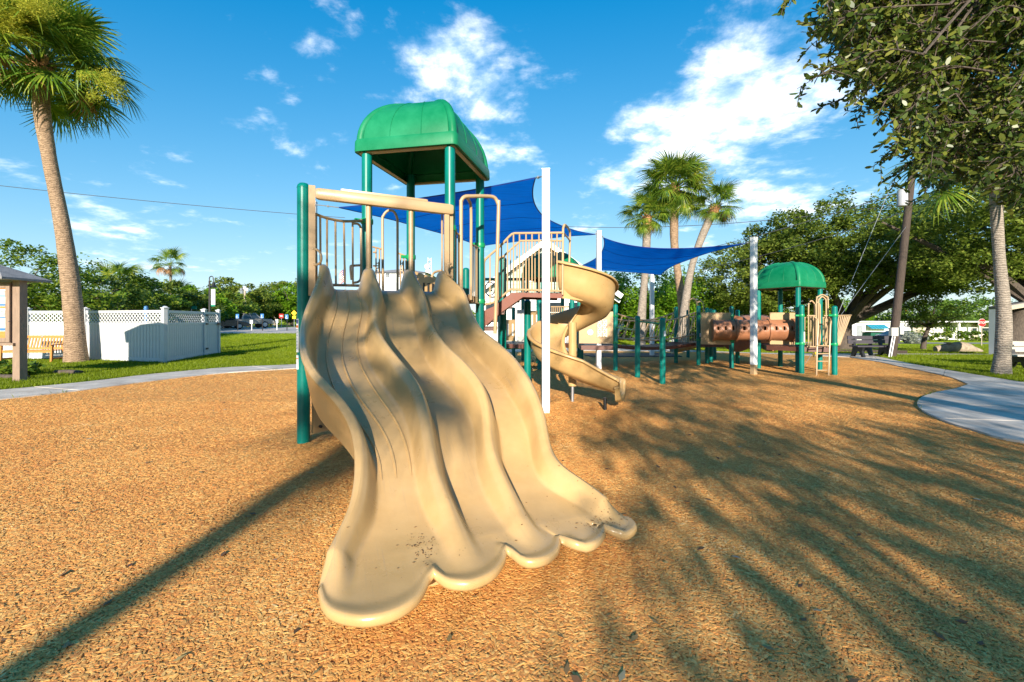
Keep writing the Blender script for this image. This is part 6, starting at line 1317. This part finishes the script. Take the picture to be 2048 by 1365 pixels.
car('dark car half hidden behind the silvery bush', on_img(1800, 52), R(0), DKCAR, 'sedan', 'car')

# ------------------------------------------------------------------ signs, lamps, poles
def text(parent, s, c, size, m, rot):
    cu = bpy.data.curves.new('lettering', 'FONT'); cu.body = s; cu.size = size; cu.align_x = 'CENTER'; cu.align_y = 'CENTER'; cu.extrude = .004; cu.materials.append(m); o = bpy.data.objects.new('lettering', cu); COL.objects.link(o); o.parent = parent; o.location = Vector(c)-wloc(parent); o.rotation_euler = (R(90), 0, rot); return o
REDS = M('sign_red', (.52, .015, .015), .4, .04); YELS = M('sign_yellow', (.80, .50, .01), .4, .04); BLUES = M('sign_blue', (.03, .17, .46), .4, .04); GRNS = M('sign_green', (.01, .22, .13), .4, .04); WHS = M('sign_white', (.78, .78, .76), .4, .03)
def sign(label, px, Y, ptop, shape, sz, m, cat='sign', polem=GREYM, group=None, extra=None, h=None):
    x = (px-1024)*Y/F; z0 = float(tz(x, Y)); zc = EYE+(HOR-ptop)*Y/F; root = empty('road_sign', label, cat, (x, Y, z0), group); mb = MB(); mb.tube([(x, Y, z0), (x, Y, zc+.1)], .04, 6); obj('pole', mb, polem, root)
    c = Vector((x, Y-.06, zc)); mb = MB()
    if shape == 'oct': n, a0 = 8, math.pi/8
    elif shape == 'dia': n, a0 = 4, 0
    elif shape == 'tri': n, a0 = 3, -math.pi/2
    if shape == 'rect': mb.box(c, (sz, .02, h or sz*1.3))
    else: mb.prism([c+Vector((sz*math.cos(a0+2*math.pi*k/n), -.01, sz*math.sin(a0+2*math.pi*k/n))) for k in range(n)], (0, .02, 0))
    pl = obj('plate', mb, m, root, smooth=False)
    if extra: extra(root, pl, c)
    return root
def ex_stop(root, pl, c):
    mb = MB(); r = .37; mb.prism([c+Vector((r*1.07*math.cos(math.pi/8+math.pi/4*k), .012, r*1.07*math.sin(math.pi/8+math.pi/4*k))) for k in range(8)], (0, .01, 0)); obj('border', mb, WHS, pl, smooth=False); text(root, 'STOP', c+Vector((0, -.02, 0)), .30, WHS, 0)
sign('red octagonal stop sign on a pale pole before the beige house', 1963, 41.5, 646, 'oct', .37, REDS, 'stop sign', M('pale_wood', (.42, .34, .25), .7), None, ex_stop)
def ex_ahead(root, pl, c):
    mb = MB(); mb.prism([c+Vector((.22*math.cos(math.pi/8+math.pi/4*k), -.025, -.12+.22*math.sin(math.pi/8+math.pi/4*k))) for k in range(8)], (0, .01, 0)); obj('symbol', mb, REDS, pl, smooth=False); mb = MB(); mb.box(c+Vector((0, -.02, .30)), (.16, .01, .22)); obj('arrow', mb, BLACK, pl, smooth=False)
sign('yellow diamond stop-ahead sign above the pickup truck', 482.5, 60, 625.5, 'dia', .42, YELS, 'road sign', GREYM, 'road signs by the car park', ex_ahead)
sign('small red give-way triangle just above the yellow diamond', 482, 66, 617.5, 'tri', .35, REDS, 'road sign', GREYM, 'road signs by the car park')
def ex_ped(root, pl, c):
    mb = MB(); mb.bar(c+Vector((0, -.02, -.2)), c+Vector((.02, -.02, .15)), .08, .02, up=(0, 1, 0)); mb.lathe(c+Vector((.02, -.02, .17)), [(.0, 0), (.05, .04), (0, .09)], 6); obj('symbol', mb, BLACK, pl); mb = MB(); mb.box(c+Vector((0, .01, -.62)), (.5, .02, .4)); obj('plate', mb, YELS, root, smooth=False)
sign('yellow pedestrian crossing sign close to the near green post', 588.5, 62, 626.5, 'dia', .40, YELS, 'road sign', GREYM, 'road signs by the car park', ex_ped)
def ex_acc(root, pl, c):
    mb = MB(); mb.lathe(c+Vector((-.03, -.02, .07)), [(0, 0), (.035, .03), (0, .06)], 6); mb.bar(c+Vector((-.02, -.02, .07)), c+Vector((-.02, -.02, -.06)), .04, .01, up=(0, 1, 0)); mb.tube([c+Vector((.10*math.cos(a), -.02, -.08+.10*math.sin(a))) for a in np.linspace(2.4, 6.2, 9)], .016, 5); obj('symbol', mb, WHS, pl)
for (px, py, lab, Y) in ((475.5, 633, 'blue accessible parking sign left of the pickup cab', 42), (525, 632.5, 'blue accessible parking sign right of the pickup truck', 42), (574, 634, 'blue accessible parking sign near the red no-entry sign', 42)):
    sign(lab, px, Y, py, 'rect', .30, BLUES, 'parking sign', BLACK, 'accessible parking signs', ex_acc, .42)
def ex_nums(root, pl, c): mb = MB(); mb.box(c+Vector((0, -.016, .02)), (.05, .01, .22)); obj('print', mb, BLACK, pl, smooth=False)
for (px, py, lab, Y) in ((503.5, 644, 'small white sign on a short post before the pickup front wheel', 43), (554, 643, 'small white sign on a short post on the far verge', 44), (546, 644.5, 'smaller white sign left of the other white sign on the far verge', 56)):
    sign(lab, px, Y, py, 'rect', .28, WHS, 'sign', WHS, 'small white signs', ex_nums, .34)
def ex_noentry(root, pl, c): mb = MB(); mb.box(c+Vector((0, -.016, 0)), (.42, .01, .1)); obj('bar', mb, WHS, pl, smooth=False)
sign('red no-entry sign with white bar right of the far palm trunk', 563, 62, 632.5, 'rect', .6, REDS, 'road sign', GREYM, 'road signs by the car park', ex_noentry, .6)
def street_name(label, px, py, Y, m): sign(label, px, Y, py, 'rect', 1.0, m, 'street sign', GREYM, 'street name signs', None, .25)
street_name('green street name sign above the fence, left of the street lamp', 383, 615.5, 40, M('teal_sign', (.02, .30, .22), .5)); street_name('blue street name sign above the pickup cab', 506, 625.5, 64, BLUES)
def street_lamp():
    Y = 33; x = (419-1024)*Y/F; z0 = float(tz(x, Y)); root = empty('street_lamp', 'black street lamp with curved arm, bell shade and white banner above the fence gate', 'street lamp', (x, Y, z0)); zt = EYE+(640-562)*Y/F
    mb = MB(); mb.tube([(x, Y, z0), (x, Y, z0+.6), (x, Y, zt)], [.11, .075, .06], 10); obj('pole', mb, BLACK, root)
    arm = smooth_curve([(x, Y, zt), (x, Y, zt+.22), (x+.10, Y, zt+.33), (x+.24, Y, zt+.30), (x+.30, Y, zt+.10), (x+.31, Y, zt-.12)], 4); mb = MB(); mb.tube(arm, .035, 8); obj('arm', mb, BLACK, root)
    mb = MB(); mb.lathe((x+.31, Y, zt-.50), [(.25, 0), (.22, .06), (.12, .16), (.10, .30), (.05, .38)], 16); obj('lamp_shade', mb, BLACK, root)
    mb = MB(); mb.box((x+.28, Y, zt-1.25), (.30, .03, 1.25)); obj('banner', mb, WHITEP, root, smooth=False); mb = MB(); mb.box((x+.28, Y-.02, zt-1.86), (.30, .02, .12)); obj('banner_band', mb, GRNS, root, smooth=False)
street_lamp()
def flood_pole():
    Y = 62; x = (490-1024)*Y/F; z0 = float(tz(x, Y)); zt = EYE+(640-578)*Y/F; root = empty('utility_pole', 'pale wooden pole with floodlights beyond the pickup truck', 'utility pole', (x, Y, z0)); mb = MB(); mb.tube([(x, Y, z0), (x, Y, zt)], [.17, .13], 10); obj('pole', mb, M('pale_pole', (.42, .33, .25), .8), root)
    for (dx, dz) in ((-.35, -.1), (.35, -.1), (.1, .1), (-.3, -.5)): mb = MB(); mb.box((x+dx, Y-.2, zt+dz), (.36, .25, .36), rotz=dx); obj('floodlight', mb, GREYM, root, smooth=False)
    mb = MB(); mb.box((x, Y, zt-.15), (1.0, .08, .08)); obj('crossarm', mb, GREYM, root, smooth=False)
flood_pole()
def antenna(name, label, px, Y, ptop, w, dishes):
    x = (px-1024)*Y/F; z0 = float(tz(x, Y)); zt = EYE+(640-ptop)*Y/F; root = empty(name, label, 'antenna', (x, Y, z0)); mb = MB()
    for k in range(3): a = k*2.094; mb.tube([(x+w*math.cos(a), Y+w*math.sin(a), z0), (x+w*.7*math.cos(a), Y+w*.7*math.sin(a), zt)], .07, 4)
    n = 16
    for i in range(n):
        z = z0+(zt-z0)*i/n; z2 = z0+(zt-z0)*(i+1)/n
        for k in range(3): a, b = k*2.094, (k+1)*2.094; mb.tube([(x+w*.85*math.cos(a), Y+w*.85*math.sin(a), z), (x+w*.85*math.cos(b), Y+w*.85*math.sin(b), z2)], .05, 4)
    obj('mast', mb, WHITEP if dishes else GREYM, root)
    for (dx, py) in dishes: mb = MB(); c = Vector((x+dx, Y-.6, EYE+(640-py)*Y/F)); mb.tube([c, c-Vector((0, .25, 0))], [.35, .6], 14); obj('dish', mb, WHITEP, root)
antenna('radio_mast', 'white lattice radio mast with two round dishes seen right of the tower posts', 858.5, 110, 516, .7, ((-.4, 534), (-.2, 544)))
antenna('radio_mast', 'thin grey lattice antenna behind trees, left of the near green post', 554, 120, 568, .5, ())
def flag():
    Y = 45; x = (691-1024)*Y/F; z0 = float(tz(x, Y)); zt = EYE+(640-533)*Y/F; root = empty('flag', 'red and white striped flag with blue canton on a pole, seen between railing bars', 'flag', (x, Y, z0)); mb = MB(); mb.tube([(x, Y, z0), (x, Y, zt)], .05, 8); obj('pole', mb, GREYM, root)
    H, L = 1.25, 1.05
    for k in range(13):
        mb = MB(); rows = []
        for i in range(9):
            t = i/8; xx = x-.04-L*t*.62; dz = -L*t*.75; yy = Y+.09*math.sin(t*7); z = zt-.08+dz; rows.append([Vector((xx, yy, z-H*k/13)), Vector((xx, yy, z-H*(k+1)/13))])
        mb.grid(rows); o = obj('stripe', mb, REDS if k % 2 == 0 else WHS, root, smooth=False)
        if k < 7: mb = MB(); mb.grid([[p+Vector((0, -.012, 0)) for p in r] for r in rows[:4]]); obj('canton', mb, STN, o, smooth=False)
flag()
def utility_pole():
    b = W(1783, 716, 17.3); z0 = float(tz(b.x, 17.3)); root = empty('utility_pole', 'dark leaning wooden utility pole with meter boxes beside the black bench', 'utility pole', (b.x, 17.3, z0)); A = Vector((b.x, 17.3, z0)); T = W(1826, 330, 17.6)
    mb = MB(); mb.tube([A, A.lerp(T, .5), T], [.15, .135, .12], 12); obj('pole', mb, POLEW, root)
    d = (T-A).normalized()
    for (px, py, w, h) in ((1787, 664, .26, .32), (1801, 662, .14, .28)): c = W(px, py, 17.05); mb = MB(); mb.box(c, (w, .14, h)); obj('meter_box', mb, M('box_beige', (.55, .53, .47), .5), root, smooth=False)
    for dx in (-.07, .02): mb = MB(); p, q = W(1781, 716, 17.08)+Vector((dx, 0, 0)), W(1789, 672, 17.08)+Vector((dx, 0, 0)); mb.tube([p, q], .025, 6); obj('conduit', mb, GREYM, root)
    c = W(1805, 392, 17.35); mb = MB(); mb.lathe(c-Vector((0, 0, .42)), [(.14, 0), (.17, .03), (.17, .62), (.13, .68), (.04, .72)], 14); obj('transformer', mb, M('transformer_grey', (.36, .37, .39), .5), root)
    for (p, q) in ((W(1783, 366, 17.5), W(1663, 590, 14.2)), (W(1792, 470, 17.5), W(1680, 640, 13.2)), (W(1815, 355, 17.5), W(1640, 640, 13.0))):
        pass
    for (p, q) in ((W(1782, 372, 17.4), G(1640, 716)), (W(1812, 454, 17.4), G(1610, 728))): mb = MB(); mb.tube([p, q], .007, 5); obj('guy_wire', mb, GREYM, root)
    return T
PT = utility_pole()
def wire(label, a, b, sag, r=.014):
    a, b = Vector(a), Vector(b); mb = MB(); mb.tube([a.lerp(b, t)-Vector((0, 0, sag*4*t*(1-t))) for t in np.linspace(0, 1, 25)], r, 5); tag(obj('power_line', mb, M('cable', (.06, .06, .07), .6)), label, 'power line', 'overhead power lines')
wire('overhead wire crossing the sky at the left, passing the palm trunk', W(-420, 322, 26), W(690, 436, 34), .25, .02)
wire('long overhead wire running behind the three palm trunks', W(1100, 452, 34), W(1830, 405, 24), .6, .02)
wire('upper service wire from the leaning pole towards the middle palms', W(1310, 518, 26), W(1806, 382, 17.6), .25, .016)
wire('lower service wire from the leaning pole, level with the sail edge', W(1395, 540, 26), W(1806, 425, 17.6), .2, .014)
wire('short wire high above the right oak beside the leaning pole', W(1806, 410, 17.6), W(2150, 300, 20), .2, .014)

# ------------------------------------------------------------------ benches, driftwood and small things on the right
def park_bench(label, loc, rot, seat_m, n=1.5):
    root = empty('park_bench', label, 'bench', loc, 'park benches on the lawn'); root.rotation_euler = (0, 0, rot)
    def O(name, mb, m, sm=False, par=root): return obj(name, mb, m, par, smooth=sm, local=True)
    for k in range(3): mb = MB(); mb.box((0, -.22+.16*k, .44), (n, .145, .05)); O('seat_slat', mb, seat_m)
    for k in range(2): mb = MB(); mb.box((0, .23+.03*k, .60+.17*k), (n, .05, .15)); O('back_slat', mb, seat_m)
    for x in (-n*.36, n*.36):
        mb = MB(); mb.prism([(x, -.32, 0), (x, -.20, 0), (x, -.10, .22), (x, .10, .22), (x, .22, 0), (x, .36, 0), (x, .26, .36), (x, .34, .86), (x, .26, .86), (x, .17, .44), (x, -.28, .41), (x, -.22, .25)], (.09, 0, 0)); O('leg', mb, BLACK)
DKREC = M('dark_recycled_board', (.045, .04, .05), .6, .15, 6); PALEREC = M('pale_board', (.42, .39, .33), .7, .1, 5)
bb = G(1772, 722); park_bench('black park bench beside the leaning utility pole', (bb.x+.75, 17.7, float(tz(15, 17.7))), .0, DKREC, 1.5)
park_bench('black park bench end-on behind the utility pole, facing away', (15.75, 18.9, float(tz(15.7, 18.9))), 3.14, DKREC, 1.4)
park_bench('pale topped bench with black legs cut by the right picture edge, behind the slim palm', (15.75, 13.1, 0), -.2, PALEREC, 1.6)
def driftwood():
    c = on(22.7, 22.4); root = empty('driftwood_log', 'weathered driftwood log lying on the lawn beyond the path', 'log', c); mb = MB(); P_ = [c+Vector(p) for p in ((-1.15, 0, .18), (-.6, -.05, .26), (0, 0, .30), (.5, .05, .24), (.9, .1, .14), (1.3, .15, .04))]; mb.tube(smooth_curve(P_, 4), [.16+.12*math.sin(i*.17)*(1 if i < 14 else .6) for i in range(21)], 9); obj('trunk', mb, M('driftwood', (.33, .26, .19), .9, .3, 6, .9, 14), root)
    mb = MB(); mb.tube([c+Vector((-.4, 0, .3)), c+Vector((-.6, -.2, .52)), c+Vector((-.9, -.2, .55))], [.08, .05, .02], 6); obj('branch', mb, M('driftwood_branch', (.33, .26, .19), .9, .3, 6), root)
driftwood()
mb = MB(); c = on(24.0, 27.5); mb.lathe(c, [(1.3, 0), (1.2, .05), (.6, .08), (0, .09)], 18); tag(obj('sand_patch', mb, M('bare_soil', (.36, .28, .19), .95, .2, 3)), kind='structure')
mb = MB(); a, b = on(16.6, 22.5, .10), on(18.6, 20.7, .10); mb.bar(a, b, .16, .14); tag(obj('timber_edging', mb, POLEW, smooth=False), 'grey timber lying on the lawn right of the ship bow', 'timber')
mb = MB(); a, b = W(1626, 712, 14.2), W(1637, 696, 14.6); mb.bar(a, b, .10, .02, up=(0, 1, 0)); mb.bar(b, b+Vector((.25, .1, -.05)), .10, .02, up=(0, 1, 0)); tag(obj('yellow_strap', mb, YELS, far, smooth=False), None)
# leaf litter and scuffs on the slide's run-out
def litter():
    P_ = []
    for (px, py, sx, sy, n) in ((845, 1092, 16, 12, 120), (1205, 1036, 30, 9, 150), (1120, 1050, 60, 30, 40), (760, 1130, 60, 30, 18), (960, 1090, 60, 20, 18)):
        for _ in range(n):
            x, y = random.gauss(px, sx), random.gauss(py, sy); Y = F*(EYE-.262)/(y-HOR); P_.append(W(x, y, Y))
    from mathutils.bvhtree import BVHTree
    dg = bpy.context.evaluated_depsgraph_get(); bvh = BVHTree.FromObject(slide_bed, dg); off = wloc(slide_bed); C = []; Nn = []
    for p in P_:
        h = bvh.ray_cast(p-off+Vector((0, 0, .5)), Vector((0, 0, -1)))
        if h[0] is not None and h[0].z+off.z > .2: C.append(h[0]+off+h[1]*.004); Nn.append(h[1])
    n = len(C); C = np.array(C); D = rand_unit(n); D[:, 2] *= .25; B = np.cross(np.array(Nn), D); B /= np.linalg.norm(B, axis=1)[:, None]; S = (.003+.010*rng.random(n)**2)[:, None]
    V = np.stack([C-D*S, C+B*S*.35, C+D*S, C-B*S*.35], 1); o = quads_np('leaf_litter', V, M('litter_brown', (.16, .08, .03), .9, .5, 30)); o['kind'] = 'stuff'
litter()
